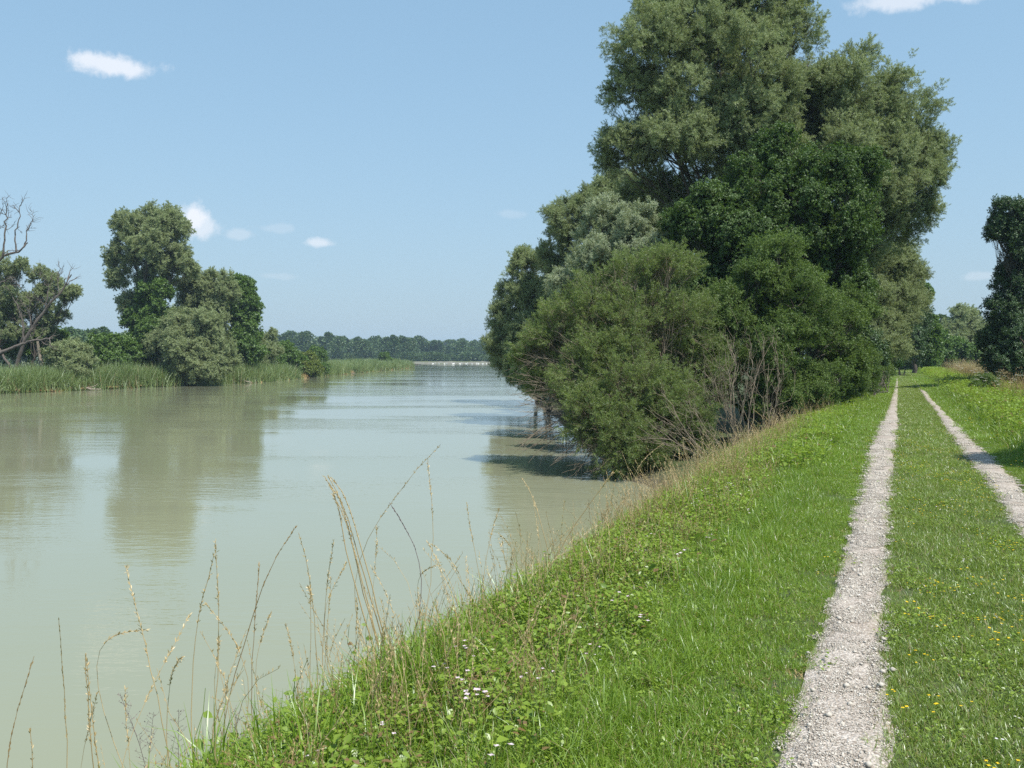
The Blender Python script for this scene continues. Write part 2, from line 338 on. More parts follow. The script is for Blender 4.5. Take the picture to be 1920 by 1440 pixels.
# ------------------------------------------------------------------ trees and shrubs
def plant(name, label, cat, base, blobs, key, s=.7, dens=1.0, trunk=.25, fork=.35, up=.5, group=None, bark='willow_bark', fan=0., stems=1, lean=0, limb_r=.3, sub=(.34, .46), nsub=17, fill=.25, twigs=3, droop=0, squash=1.0):
    """blobs: (x, y, z, r) ellipsoids that the crown fills; sprays sit on clumps around each of them"""
    base = np.array(base, float); root = empty(name, tuple(base), label, cat, group)
    bl = [np.array(b, float) for b in blobs]; ctr = np.mean([b[:3] for b in bl], 0); top = max(b[2] for b in bl)
    forkp = base + (ctr-base)*np.array([.35, .35, 1])*fork + np.array([rng.normal()*.1, rng.normal()*.1, 0])
    forkp[2] = base[2] + (ctr[2]-base[2])*fork
    tb = Buf()
    starts = []
    for k in range(stems):
        off = np.array([rng.normal()*trunk*1.6, rng.normal()*trunk*1.6, 0]) if stems > 1 else np.zeros(3)
        f = forkp + (off*3 if stems > 1 else 0); pts = curve(off*.6 + (0, 0, -.25), f-base, .08, 7)
        tb.add(*tube(pts, np.linspace(trunk*1.25, trunk*.75, 7)*(1 if stems == 1 else .8), 9)); starts.append(f)
    mesh = tb.obj('trunk', bark, root, smooth=True)
    P = []; Dn = []; S = []
    for b in bl:
        c, r = b[:3], b[3]
        rz = r*(b[4] if len(b) > 4 else squash)
        st = starts[int(np.argmin([np.linalg.norm((s_-c)[:2]) for s_ in starts]))]
        lb = Buf(); L = np.linalg.norm(c-st); r0 = min(trunk*.7, limb_r*.12*max(r, .6)+.02)
        pts = curve(st, c, .10, 8, jit=.02); lb.add(*tube(pts-base, np.linspace(r0, r0*.5, 8), 6))
        ns = max(5, int(nsub*rng.uniform(.85, 1.15)))
        for k in range(ns):
            d = unit(rng.normal(size=3)); d[2] = d[2]*.9 + .12; d = unit(d)
            sr = r*rng.uniform(*sub); sc = c + d*np.array([1, 1, rz/r])*(r-sr*.75)*rng.uniform(.8, 1.12)
            gz = float(ground(sc[0], sc[1])); gz = max(gz, 0.0)
            if sc[2] < gz + sr*.3: sc[2] = gz + sr*.3 + rng.random()*.1
            p0 = pts[rng.integers(4, 8)]; bp = curve(p0, sc, .12, 5, jit=.03); lb.add(*tube(bp-base, np.linspace(r0*.42, r0*.16, 5), 4))
            for j in range(twigs):
                e = sc + unit(rng.normal(size=3) + d*.9)*sr*.95; q = curve(bp[3], e, .2, 4); lb.add(*tube(q-base, np.linspace(r0*.15, r0*.05+.002, 4), 3))
            m = max(5, int(dens*CROWN*15*(sr/s)**2 + 4))
            dd = unit(rng.normal(size=(m, 3)) + d*.55); rad = sr*np.where(rng.random(m) < fill, rng.uniform(.1, .7, m), rng.uniform(.62, .98, m))*np.where(rng.random(m) < .07, rng.uniform(1.15, 1.5, m), 1.0)
            pp = sc + dd*rad[:, None]; zz = np.maximum(ground(pp[:, 0], pp[:, 1]), 0.02); pp[:, 2] = np.maximum(pp[:, 2], zz+.05)
            P.append(pp - unit(dd)*s*.45); Dn.append(unit(dd*(1-fan*.7) + fan*1.6*unit(pp-base-np.array([0, 0, .3])) + np.array([0, 0, up-droop]) + rng.normal(size=(m, 3))*(.35-.15*(fan > 0)))); S.append(s*rng.uniform(.75, 1.25, m))
        lb.obj('limb', bark, root, smooth=True)
    P = np.concatenate(P); Dn = np.concatenate(Dn); S = np.concatenate(S)
    dens = dens; cr = scatter('crown', key, P-base, dir_euler(Dn), S, root); cr['kind'] = 'stuff'
    return root
def B(*l):
    """(px, py, radius px, depth m[, height ratio]) -> world blobs"""
    out = []
    for e in l:
        px, py, rp, D = e[:4]; p = W(px, py, D); out.append((p.x, p.y, p.z, rp*D/F) + tuple(e[4:]))
    return out
def G(px, D):
    x = (px-960)/F*D; return (x, D, max(float(ground(x, D)), 0))

# ------------------------------------------------------------------ ground, water, tracks
def ground_material():
    m, nt, out = new_mat('ground_soil')
    n1 = noise(nt, 9, 5, .6); n2 = noise(nt, .25, 3)
    c = ramp(nt, n1, [(.3, (.035, .050, .016)), (.55, (.060, .085, .025)), (.8, (.10, .10, .05))])
    c2 = ramp(nt, n1, [(.3, (.06, .052, .03)), (.7, (.13, .11, .07))])
    g = N(nt, 'ShaderNodeNewGeometry'); sx = N(nt, 'ShaderNodeSeparateXYZ'); nt.links.new(g.outputs['Position'], sx.inputs[0])
    mr = N(nt, 'ShaderNodeMapRange'); mr.inputs['From Min'].default_value = .32; mr.inputs['From Max'].default_value = .12; nt.links.new(sx.outputs['Z'], mr.inputs['Value'])
    c = mixrgb(nt, mr.outputs[0], c, c2)
    far = M(nt, 'GREATER_THAN', sx.outputs['Y'], 300)
    c3 = ramp(nt, n2, [(.3, (.09, .12, .05)), (.7, (.16, .16, .08))]); c = mixrgb(nt, far, c, c3)
    p = N(nt, 'ShaderNodeBsdfPrincipled'); p.inputs['Roughness'].default_value = .95; nt.links.new(c, p.inputs['Base Color'])
    b = N(nt, 'ShaderNodeBump'); b.inputs['Strength'].default_value = .6; b.inputs['Distance'].default_value = .04; nt.links.new(n1, b.inputs['Height']); nt.links.new(b.outputs[0], p.inputs['Normal'])
    nt.links.new(p.outputs[0], out.inputs[0])
ground_material()
ua = np.linspace(-1, 1, 281); A = np.sinh(ua*6.2)/math.sinh(6.2)*2300
ut = np.linspace(0, 1, 300); T = -40 + (np.exp(ut*5.6)-1)/(math.exp(5.6)-1)*2600
AA, TT = np.meshgrid(A, T); X, Y = PA(AA, TT); Z = ground(X, Y)
V = np.stack([X, Y, Z], -1).reshape(-1, 3); na_, nt_ = len(A), len(T)
i = np.arange(nt_-1)[:, None]*na_; j = np.arange(na_-1)[None]
Fc = np.stack([i+j, i+j+1, i+na_+j+1, i+na_+j], -1).reshape(-1, 4)
tag(mesh_obj('ground', V, Fc, 'ground_soil', smooth=True), 'earth bank and low land on both sides of the river', None, None, 'structure')

def water_material():
    m, nt, out = new_mat('river_water')
    g = N(nt, 'ShaderNodeNewGeometry'); pos = g.outputs['Position']
    big = noise(nt, .05, 4, .55, pos, (.35, 1.6, 1)); med = noise(nt, 1, 3, .55, pos, (.05, .16, 1))
    mask = ramp(nt, M(nt, 'MULTIPLY', M(nt, 'ADD', big, med), .5), [(.42, (.08,)*3), (.50, (.45,)*3), (.57, (1,)*3)])
    w1 = noise(nt, 1, 3, .55, pos, (2.2, 5.2, 1)); w2 = noise(nt, 1, 2, .5, pos, (.35, 1.1, 1)); w3 = noise(nt, 1, 2, .5, pos, (7, 15, 1))
    h = M(nt, 'ADD', M(nt, 'MULTIPLY', w1, .020), M(nt, 'ADD', M(nt, 'MULTIPLY', w2, .022), M(nt, 'MULTIPLY', w3, .0045)))
    h = M(nt, 'MULTIPLY', h, mask)
    b = N(nt, 'ShaderNodeBump'); b.inputs['Strength'].default_value = .55; b.inputs['Distance'].default_value = 1.0; nt.links.new(h, b.inputs['Height'])
    murk = noise(nt, .04, 3, .5, pos, (.6, 1, 1))
    col = ramp(nt, murk, [(.3, (.240, .250, .155)), (.7, (.276, .280, .190))])
    d = N(nt, 'ShaderNodeBsdfDiffuse'); nt.links.new(col, d.inputs['Color'])
    gl = N(nt, 'ShaderNodeBsdfGlossy'); gl.inputs['Roughness'].default_value = .045; gl.inputs['Color'].default_value = (1, 1, 1, 1)
    fr = N(nt, 'ShaderNodeFresnel'); fr.inputs['IOR'].default_value = 1.48
    for n in (gl, fr): nt.links.new(b.outputs[0], n.inputs['Normal'])
    mx = N(nt, 'ShaderNodeMixShader'); nt.links.new(fr.outputs[0], mx.inputs[0]); nt.links.new(d.outputs[0], mx.inputs[1]); nt.links.new(gl.outputs[0], mx.inputs[2])
    nt.links.new(mx.outputs[0], out.inputs[0])
water_material()
xs = np.linspace(-1600, 1600, 9); ys = np.linspace(-40, 900, 9); XX, YY = np.meshgrid(xs, ys)
i = np.arange(8)[:, None]*9; j = np.arange(8)[None]
tag(mesh_obj('river_water', np.stack([XX, YY, XX*0], -1).reshape(-1, 3), np.stack([i+j, i+j+1, i+10+j, i+9+j], -1).reshape(-1, 4), 'river_water'),
    'wide calm grey-green river with milky water', None, None, 'structure')

def gravel_material():
    m, nt, out = new_mat('path_gravel')
    g = N(nt, 'ShaderNodeNewGeometry'); v = N(nt, 'ShaderNodeTexVoronoi'); v.inputs['Scale'].default_value = 75; nt.links.new(g.outputs['Position'], v.inputs['Vector'])
    sp = N(nt, 'ShaderNodeSeparateColor'); nt.links.new(v.outputs['Color'], sp.inputs[0])
    c = ramp(nt, sp.outputs[0], [(0, (.24, .195, .155)), (.4, (.40, .345, .295)), (1, (.58, .52, .46))])
    n2 = noise(nt, 1.6, 4, .6); c = mixrgb(nt, ramp(nt, n2, [(.42, (0,)*3), (.72, (.55,)*3)]), c, (.27, .205, .15))
    p = N(nt, 'ShaderNodeBsdfPrincipled'); p.inputs['Roughness'].default_value = .9; nt.links.new(c, p.inputs['Base Color'])
    b = N(nt, 'ShaderNodeBump'); b.invert = True; b.inputs['Strength'].default_value = .9; b.inputs['Distance'].default_value = .012; nt.links.new(v.outputs['Distance'], b.inputs['Height']); nt.links.new(b.outputs[0], p.inputs['Normal'])
    nt.links.new(p.outputs[0], out.inputs[0])
    m, nt, out = new_mat('gravel_stone')
    oi = N(nt, 'ShaderNodeAttribute'); oi.attribute_name = 'rnd'
    c = ramp(nt, oi.outputs['Fac'], [(0, (.24, .20, .16)), (.3, (.42, .37, .31)), (.75, (.55, .50, .43)), (1, (.68, .63, .56))])
    p = N(nt, 'ShaderNodeBsdfPrincipled'); p.inputs['Roughness'].default_value = .85; nt.links.new(c, p.inputs['Base Color']); nt.links.new(p.outputs[0], out.inputs[0])
gravel_material()
def track_c(side, t):
    if side < 0: return np.interp(t, [3, 14, 17, 24, 33, 54, 90], [-.236, -.245, -.26, -.19, -.14, -.08, -.05]) + .008*np.sin(t*1.7)
    return 1.335 - .0050*t + .02*np.sin(t*.4+2)
def track_w(side, t):
    if side < 0: w = np.interp(t, [2, 4.2, 5, 5.8, 7.3, 9, 12.5, 16.5, 24, 33, 54, 75, 90], [.22, .20, .18, .155, .145, .145, .15, .19, .18, .12, .07, .03, .0])
    else: w = np.interp(t, [2, 8, 16, 20, 30, 60, 75, 90], [.18, .165, .16, .135, .11, .05, .02, .0])
    return w
def edge_n(side, t): return .012*np.sin(t*2.3+side) + .008*np.sin(t*5.9+side*2) 
for side, lab in ((-1, 'pale gravel wheel track on the left, nearer the river'), (1, 'pale gravel wheel track on the right side of the grass strip')):
    t = np.concatenate([np.arange(-6, 30, .08), np.arange(30, 92, .3)]); c = track_c(side, t); w = track_w(side, t) + .02
    u = np.linspace(-1, 1, 9); a = c[:, None] + u[None]*w[:, None]; tt = np.repeat(t[:, None], 9, 1)
    a[:, 0] += edge_n(side, t); a[:, -1] += edge_n(side+5, t)
    X, Y = PA(a, tt); Z = ground(X, Y) + .008 + .028*(1-np.abs(u[None])**3)
    nn = len(t); i = np.arange(nn-1)[:, None]*9; j = np.arange(8)[None]
    tag(mesh_obj('gravel_track', np.stack([X, Y, Z], -1).reshape(-1, 3), np.stack([i+j, i+j+1, i+10+j, i+9+j], -1).reshape(-1, 4), 'path_gravel', smooth=True), lab, None, None, 'structure')

# gravel stones lying on the tracks
def stone_patch(n, R, size):
    b = Buf(); base = np.array([(1, 0, 0), (-1, 0, 0), (0, 1, 0), (0, -1, 0), (0, 0, 1), (0, 0, -1)], float)
    fc = np.array([(0, 2, 4), (2, 1, 4), (1, 3, 4), (3, 0, 4), (2, 0, 5), (1, 2, 5), (3, 1, 5), (0, 3, 5)])
    for k in range(n):
        r = R*math.sqrt(rng.random()); an = rng.random()*6.283; s = size*rng.lognormal(0, .38)
        v = base*rng.uniform(.6, 1.2, (6, 1))*np.array([1, rng.uniform(.6, 1), rng.uniform(.4, .8)])*s
        a = rng.random()*6.283; R2 = np.array([[math.cos(a), -math.sin(a), 0], [math.sin(a), math.cos(a), 0], [0, 0, 1]])
        v = v@R2.T + np.array([r*math.cos(an), r*math.sin(an), s*.25]); b.add(v, fc, np.full(8, rng.random()))
    return b.obj('stone_patch', 'gravel_stone', link=False)
PROTO['stones'] = [stone_patch(220, .08, .0040) for _ in range(4)]
P = []
for side in (-1, 1):
    for t in np.arange(1.5, 26, .028 if side < 0 else .035):
        w = float(track_w(side, t)); u_ = rng.uniform(-1, 1)*(1 if rng.random() < .96 else 1.2); a = float(track_c(side, t)) + u_*(w+.01)
        if t > 9 and rng.random() < (t-9)/22: continue
        P.append((a, t, u_))
P = np.array(P); X, Y = PA(P[:, 0], P[:, 1]); Z = ground(X, Y) + .008 + .028*np.maximum(0, 1-np.abs(P[:, 2])**3)
n = len(X); rot = np.zeros((n, 3)); rot[:, 2] = rng.random(n)*6.28
tag(scatter('gravel', 'stones', np.stack([X, Y, Z], -1), rot, np.interp(P[:, 1], [3, 25], [1, 1.35])*rng.uniform(.85, 1.15, n)), 'small pale crushed stones lying on the two wheel tracks', None, None, 'stuff')

# ------------------------------------------------------------------ grasses and herbs
def blades(n, R, h, w, lean=.5, seg=3, curl=.6):
    """curved tapering blades in a disc; every face is a quad (tip quad is degenerate-free kite)"""
    r = R*np.sqrt(rng.random(n)); an = rng.random(n)*2*np.pi; P = np.stack([r*np.cos(an), r*np.sin(an), np.zeros(n)-.01], 1)
    az = rng.random(n)*2*np.pi; H = h*rng.uniform(.55, 1.15, n); ln = lean*rng.random(n)**.8
    d0 = np.stack([np.cos(az), np.sin(az), np.zeros(n)], 1); S = np.stack([-np.sin(az), np.cos(az), np.zeros(n)], 1)
    tw = rng.normal(size=n)*.8; S = S*np.cos(tw)[:, None] + d0*np.sin(tw)[:, None]
    rows = []; p = P.copy(); ang = ln*.5
    for k in range(seg+1):
        u = k/seg; ww = w*rng.uniform(.8, 1.2)*(1-u**1.6)*.5 + w*.03
        rows.append(p - S*ww); rows.append(p + S*ww)
        st = H/seg; p = p + (d0*np.sin(ang)[:, None] + np.array([0, 0, 1])*np.cos(ang)[:, None])*st[:, None]; ang = ang + ln*curl*1.3
    V = np.stack(rows, 1).reshape(-1, 3); b = np.arange(n)[:, None]*(2*(seg+1))
    Fc = np.concatenate([b + [2*k, 2*k+1, 2*k+3, 2*k+2] for k in range(seg)], 0)
    return V, Fc, np.tile(rng.random(n), seg)
def patch(fn, n, mat): 
    out = []
    for _ in range(n):
        b = Buf(); fn(b); out.append(b.obj('patch', mat, link=False))
    return out
PROTO['lawn'] = patch(lambda b: b.add(*blades(120, .12, .085, .0042, 1.4)), 5, 'grass_blade')
PROTO['midlawn'] = patch(lambda b: b.add(*blades(110, .12, .07, .0042, 1.6)), 5, 'mid_grass_blade')
PROTO['tallgrass'] = patch(lambda b: b.add(*blades(55, .12, .27, .006, 1.1)), 4, 'grass_blade')
def herb(b, n=88, R=.17, H=.21, L=.028):
    r = R*np.sqrt(rng.random(n)); an = rng.random(n)*2*np.pi; z = H*(rng.random(n)**.6)
    P = np.stack([r*np.cos(an), r*np.sin(an), z], 1); az = rng.random(n)*2*np.pi
    D = np.stack([np.cos(az), np.sin(az), rng.normal(size=n)*.35+.05], 1); ln = L*np.minimum(rng.lognormal(-.05, .38, n), 1.7)
    b.add(*kites(P, D, ln, ln*rng.uniform(.45, .7, n), up=np.array([0, 0, 1.6]), wide=True))
    for k in range(9):
        i = rng.integers(n); b.add(*[q for q in tube(curve((P[i, 0]*.6, P[i, 1]*.6, -.02), P[i], .1, 3), [.0022, .0016, .001], 3)])
PROTO['herb'] = patch(herb, 5, 'herb_leaf')
PROTO['bigherb'] = patch(lambda b: herb(b, 12, .15, .25, .046), 3, 'herb_leaf')
def drystems(b, n=7, R=.12, H=.62, w=.0035):
    for k in range(n):
        r = R*math.sqrt(rng.random()); an = rng.random()*6.28; h = H*rng.uniform(.6, 1.2); p = np.array([r*math.cos(an), r*math.sin(an), -.03])
        q = p + np.array([rng.normal()*.26*h, rng.normal()*.26*h, h]); c = curve(p, q, .2, 6, jit=.008); b.add(*tube(c, np.linspace(w*.5, w*.25, 6), 3), np.full(15, rng.random()))
        m = 16; u = rng.uniform(.70, 1, m); f = u*4.999; i = f.astype(int); fr = (f-i)[:, None]; P = c[i]*(1-fr)+c[i+1]*fr
        D = unit(unit(q-p) + rng.normal(size=(m, 3))*.3); b.add(*kites(P, D, .018, .005))
PROTO['dry'] = patch(drystems, 4, 'dry_grass')
PROTO['rust'] = patch(lambda b: drystems(b, 10, .14, .5, .0034), 4, 'rust_grass')
def flowers(R, n, L, H, petals):
    def f(b):
        for k in range(n):
            r = R*math.sqrt(rng.random()); an = rng.random()*6.28; c = np.array([r*math.cos(an), r*math.sin(an), H*rng.uniform(.8, 1.1)])
            az = np.arange(petals)*2*np.pi/petals + rng.random(); D = np.stack([np.cos(az), np.sin(az), np.full(petals, .35)], 1)
            b.add(*kites(np.repeat(c[None], petals, 0), D, L, L*.8, up=np.array([0, 0, 3.]), wide=True))
    return f
PROTO['yellowflower'] = patch(flowers(.09, 3, .009, .09, 4), 4, 'yellow_petal')
PROTO['whiteflower'] = patch(flowers(.03, 2, .009, .10, 5), 3, 'white_petal')
PROTO['pinkflower'] = patch(flowers(.05, 3, .014, .30, 4), 3, 'pink_petal')

def in_view(X, Y, m=.12, back=0.0):
    return (np.abs(X) < (960/F+m)*Y + 1.2) & (Y > 1.6)
def place(name, key, lab, a0, a1, t0, t1, dens, scl=1.0, thin=None, avoid=True, zs=None, zoff=0.0, edge=.0, keep=None):
    """random patches on the bank between lateral a0..a1 and along-path t0..t1"""
    n = int((a1-a0)*(t1-t0)*dens); a = rng.uniform(a0, a1, n); t = rng.uniform(t0, t1, n)
    X, Y = PA(a, t); k = in_view(X, Y)
    if avoid:
        for side in (-1, 1):
            d = np.abs(a - track_c(side, t)) - track_w(side, t) - edge_n(side, t)*.6
            k &= (d > edge) 
    if keep is not None: k &= keep(a, t)
    a, t, X, Y = a[k], t[k], X[k], Y[k]
    s = scl(a, t) if callable(scl) else np.full(len(a), scl)
    s = s*rng.uniform(.8, 1.25, len(a)); sz = s if zs is None else s*zs
    Z = ground(X, Y) + zoff; rot = np.zeros((len(a), 3)); rot[:, 2] = rng.random(len(a))*6.28; rot[:, 0] = rng.normal(size=len(a))*.1
    return np.stack([X, Y, Z], -1), rot, np.stack([s, s, sz], 1), key
def build(name, label, parts):
    by = {}
    for P, R, S, k in parts: by.setdefault(k, []).append((P, R, S))
    for k, l in by.items():
        tag(scatter(name, k, np.concatenate([q[0] for q in l]), np.concatenate([q[1] for q in l]), np.concatenate([q[2] for q in l])), label if not isinstance(label, dict) else label[k], None, None, 'stuff')
ns = lambda a, t, s=1.0, o=0.0: .5+.5*wob(a*s+o, t*s*.6+o*2)
# short grass beside the tracks and between them
build('grass', 'short green grass on the bank top beside the gravel tracks', [
    place('g', 'lawn', '', -.62, -.0, 1.5, 14, 60, .55, edge=-.035), place('g', 'lawn', '', -1.7, -.2, 1.5, 14, 105, lambda a, t: np.interp(a, [-1.7, -1.0, -.5, -.4], [1.5, 1.15, .75, .6])),
    place('g', 'lawn', '', -2.1, -.2, 14, 40, 34, lambda a, t: 1.9 + 0*a, zs=.6, edge=.13), place('g', 'lawn', '', -.8, -.2, 14, 40, 70, .7, zs=.9, edge=.02), place('g', 'lawn', '', 1.3, 1.9, 14, 40, 60, .7, edge=.02),
    place('g', 'lawn', '', -2.6, -.2, 40, 120, 10, lambda a, t: 3.0 + 0*a, zs=.42, edge=.22), place('g', 'lawn', '', -.6, -.1, 40, 90, 30, 1.3, zs=.7, edge=.06),
    place('g', 'lawn', '', 1.3, 2.9, 5, 20, 75, lambda a, t: np.interp(a, [1.5, 1.9, 2.9], [.7, 1.2, 1.9])),
    place('g', 'lawn', '', 1.2, 3.6, 20, 50, 26, lambda a, t: 2.3 + 0*a, zs=.6, edge=.16),
    place('g', 'lawn', '', 1.0, 5.5, 50, 120, 8, lambda a, t: 3.6 + 0*a, zs=.5),
])
build('grass_strip', 'mown grass strip with tiny yellow flowers between the wheel tracks', [
    place('g', 'midlawn', '', -.1, 1.4, 1.5, 14, 165, lambda a, t: np.interp(np.abs(a-.52), [0, .4, .62], [1.15, 1.05, .75])),
    place('g', 'midlawn', '', -.1, 1.3, 14, 40, 40, 1.9, zs=.6, edge=.12), place('g', 'midlawn', '', -.1, 1.3, 14, 40, 60, .7, edge=.02),
    place('g', 'midlawn', '', -.1, 1.2, 40, 75, 20, 2.6, zs=.45, edge=.2), place('g', 'midlawn', '', -.1, 1.2, 40, 75, 30, 1.3, zs=.7, edge=.05),
    place('g', 'midlawn', '', -.6, 1.6, 75, 125, 14, 3.8, zs=.6, avoid=False),
])
PROTO['thatch'] = patch(lambda b: b.add(*blades(60, .12, .05, .004, 1.9)), 3, 'rust_grass')
PROTO['clover'] = patch(lambda b: herb(b, 60, .13, .06, .016), 4, 'herb_leaf')
build('grass_thatch', 'dry trodden thatch along the edges of the gravel tracks and in worn spots', [
    place('g', 'thatch', '', -.75, 1.9, 2, 30, 26, .9, keep=lambda a, t: (np.abs(np.abs(a-track_c(-1, t))-track_w(-1, t)) < .09) | (np.abs(np.abs(a-track_c(1, t))-track_w(1, t)) < .08) | (ns(a, t, 2.9, 4) > .80)),
    place('g', 'thatch', '', -1.6, 1.2, 2, 20, 10, 1.0, keep=lambda a, t: ns(a, t, 2.3, 9) > .66)])
build('clover', 'low clover leaves mixed into the mown grass', [
    place('g', 'clover', '', -1.3, 1.15, 2, 16, 26, 1.0, keep=lambda a, t: ns(a, t, 1.9, 2) > .45)])
build('bank_herbs', 'low leafy herbs and brambles covering the river side slope of the bank', [
    place('g', 'herb', '', -3.3, -2.2, 5, 24, 22, 1.25),
    place('g', 'herb', '', -3.6, -1.15, 1.2, 14, 44, lambda a, t: np.interp(a, [-3.6, -1.9, -1.2], [1.15, 1.0, .6]), keep=lambda a, t: rng.random(len(a)) < np.interp(a, [-1.9, -1.1], [1, .15])),
    place('g', 'bigherb', '', -3.4, -1.4, 1.2, 12, 7, .9),
    place('g', 'herb', '', -4.0, -1.3, 14, 40, 20, 1.7, zs=.75),
    place('g', 'herb', '', -4.0, -1.6, 40, 95, 6, 3.0, zs=.6),
    place('g', 'herb', '', 2.2, 5, 12, 45, 12, 2.0, keep=lambda a, t: rng.random(len(a)) < .7),
    place('g', 'herb', '', 2.4, 9, 45, 110, 3.2, 3.4, zs=.7),
])
build('bank_grass', 'long green grass growing among the herbs on the bank slope', [
    place('g', 'tallgrass', '', -3.5, -1.0, 1.2, 14, 60, lambda a, t: np.interp(a, [-3, -1], [1.0, .7])),
    place('g', 'tallgrass', '', -4.0, -1.2, 14, 45, 18, 1.4), place('g', 'tallgrass', '', -3.0, -2.2, 2.5, 20, 34, 1.5, keep=lambda a, t: ns(a, t, 1.2, 3) > .3), place('g', 'dry', '', -2.9, -1.7, 2.5, 12, 3, .6), place('g', 'tallgrass', '', -4.4, -2.8, 12, 30, 12, 1.6),
    place('g', 'tallgrass', '', 2.0, 6.0, 10, 50, 12, 1.6),
    place('g', 'tallgrass', '', 2.5, 12, 50, 120, 3, 3.0, zs=.6),
])
build('dry_grass', {'dry': 'thin straw coloured grass stems along the edge of the bank', 'rust': 'rust brown dry grass along the upper edge of the slope'}, [
    place('g', 'dry', '', -3.3, -2.2, 2.6, 14, 7, 1.0), place('g', 'dry', '', -2.3, -1.5, 2, 14, 2.2, .8),
    place('g', 'rust', '', -3.0, -2.0, 9, 34, 5, .85, keep=lambda a, t: ns(a, t, .7, 5) > .3), place('g', 'rust', '', -3.3, -1.5, 2.5, 14, 4.5, .7),
    place('g', 'dry', '', -2.9, -1.9, 12, 60, 3.6, 1.05), place('g', 'dry', '', -3.4, -2.4, 8.5, 24, 5, 1.15, keep=lambda a, t: ns(a, t, .9, 7) > .3), place('g', 'rust', '', -3.2, -2.2, 9, 26, 5, 1.1), place('g', 'rust', '', 3.6, 8, 30, 90, 2.2, 1.8), place('g', 'dry', '', 5, 30, 55, 130, 1.5, 2.2),
])
build('small_flowers', {'yellowflower': 'tiny yellow flowers scattered in the grass strip', 'whiteflower': 'small white clover flowers scattered in the grass', 'pinkflower': 'pale pink flowers scattered among the slope herbs'}, [
    place('g', 'yellowflower', '', -.02, 1.15, 3.2, 22, 17, 1.0, keep=lambda a, t: (ns(a, t, 2.1, 3) > .42)),
    place('g', 'yellowflower', '', -.6, -.4, 3, 20, 3, .8), place('g', 'yellowflower', '', 1.6, 2.6, 8, 30, 4, 1.5),
    place('g', 'whiteflower', '', -1.8, -.5, 3.4, 24, 5, .85, keep=lambda a, t: ns(a, t, 1.6, 8) > .6), place('g', 'whiteflower', '', 0, 1.1, 3.4, 18, 3, .9, keep=lambda a, t: ns(a, t, 2.6, 6) > .6), place('g', 'whiteflower', '', -2.0, -1.0, 16, 40, 4, 2.0),
    place('g', 'pinkflower', '', -3.0, -1.3, 3, 16, 4.0, .9, keep=lambda a, t: ns(a, t, 1.1, 5) > .45),
])

# ------------------------------------------------------------------ reeds on the far left bank
def reedpatch(b, n=70, R=.9, H=2.5, w=.045):
    b.add(*blades(n, R, H, w, .55, 3, .5))
PROTO['reeds'] = patch(reedpatch, 4, 'reed_leaf')
P = []; S = []
for k in range(5200):
    y = 60 + 205*rng.random()**1.35 if k < 4300 else rng.uniform(40, 75)
    d = .15 + 15*rng.random()**1.7*(1.0 if y < 110 or y > 165 else .8)
    x = float(shore_left(y)) - d + rng.normal()*.35
    if abs(x) > (960/F+.06)*y: continue
    n_ = .5 + .5*float(wob(x*.22, y*.12))
    if y < 180 and 88 < y and n_ < .28 and d < 6: continue
    P.append((x, y, float(ground(x, y))-.05)); s = rng.uniform(.55, 1.0)*(.56+.6*n_); S.append((1.25, 1.25, s*(1.0 if y > 70 else .95)))
P = np.array(P); S = np.array(S); rot = np.zeros((len(P), 3)); rot[:, 2] = rng.random(len(P))*6.28; rot[:, 1] = rng.normal(size=len(P))*.09+.05
tag(scatter('reed_bed', 'reeds', P, rot, S), 'tall grey-green reeds lining the left river bank', None, None, 'stuff')
PROTO['shorescrub'] = patch(lambda b: b.add(*blades(60, .8, .5, .05, 1.8, 3, .8)), 3, 'rust_grass')
P = []
for k in range(380):
    y = 62 + 200*rng.random(); x = float(shore_left(y)) - rng.uniform(-.1, .9)
    P.append((x, y, max(0, float(ground(x, y)))))
P = np.array(P); rot = np.zeros((len(P), 3)); rot[:, 2] = rng.random(len(P))*6.28; S = np.stack([rng.uniform(.7, 1.3, len(P))]*2+[rng.uniform(.5, 1.5, len(P))], 1)
tag(scatter('shore_litter', 'shorescrub', P, rot, S), 'brown dead stalks hanging over the waterline of the left bank', None, None, 'stuff')

# ------------------------------------------------------------------ right bank trees
plant('willow_tree', 'tallest silvery willow rising out of the top of the picture behind the broadleaf tree', 'tree', G(1420, 41),
      B((1225, 105, 92, 40), (1330, 30, 115, 41), (1440, 5, 95, 41), (1480, 70, 60, 40), (1360, 150, 130, 39), (1190, 185, 58, 40), (1170, 285, 52, 40), (1260, 270, 92, 39), (1400, 250, 110, 40), (1330, 370, 90, 41), (1220, 370, 60, 42), (1490, -40, 55, 42), (1300, -60, 110, 43), (1300, 480, 90, 42)),
      'willow', s=.66, dens=.72, sub=(.40, .56), nsub=14, trunk=.42, fork=.35, group='big willows on the right bank')
plant('willow_tree', 'broad willow leaning right over the gravel path with rounded overhanging crown', 'tree', G(1520, 43),
      B((1585, 185, 108, 42), (1680, 235, 92, 42), (1510, 230, 105, 42), (1725, 300, 58, 42), (1690, 330, 78, 41), (1600, 320, 110, 41), (1560, 400, 90, 43), (1700, 405, 55, 42), (1640, 450, 80, 43), (1450, 330, 100, 44)),
      'willow', s=.66, dens=.72, sub=(.40, .56), nsub=14, trunk=.38, fork=.38, group='big willows on the right bank')
plant('willow_tree', 'lower dense willow below the leaning crown beside the path', 'tree', G(1650, 50),
      B((1690, 505, 52, 50), (1640, 560, 75, 49), (1600, 500, 80, 50), (1700, 560, 45, 51), (1640, 640, 62, 48), (1590, 610, 80, 49), (1560, 560, 80, 50)), 'willow', s=.66, dens=.8, sub=(.40, .56), nsub=14, trunk=.25, fork=.3, group='big willows on the right bank')
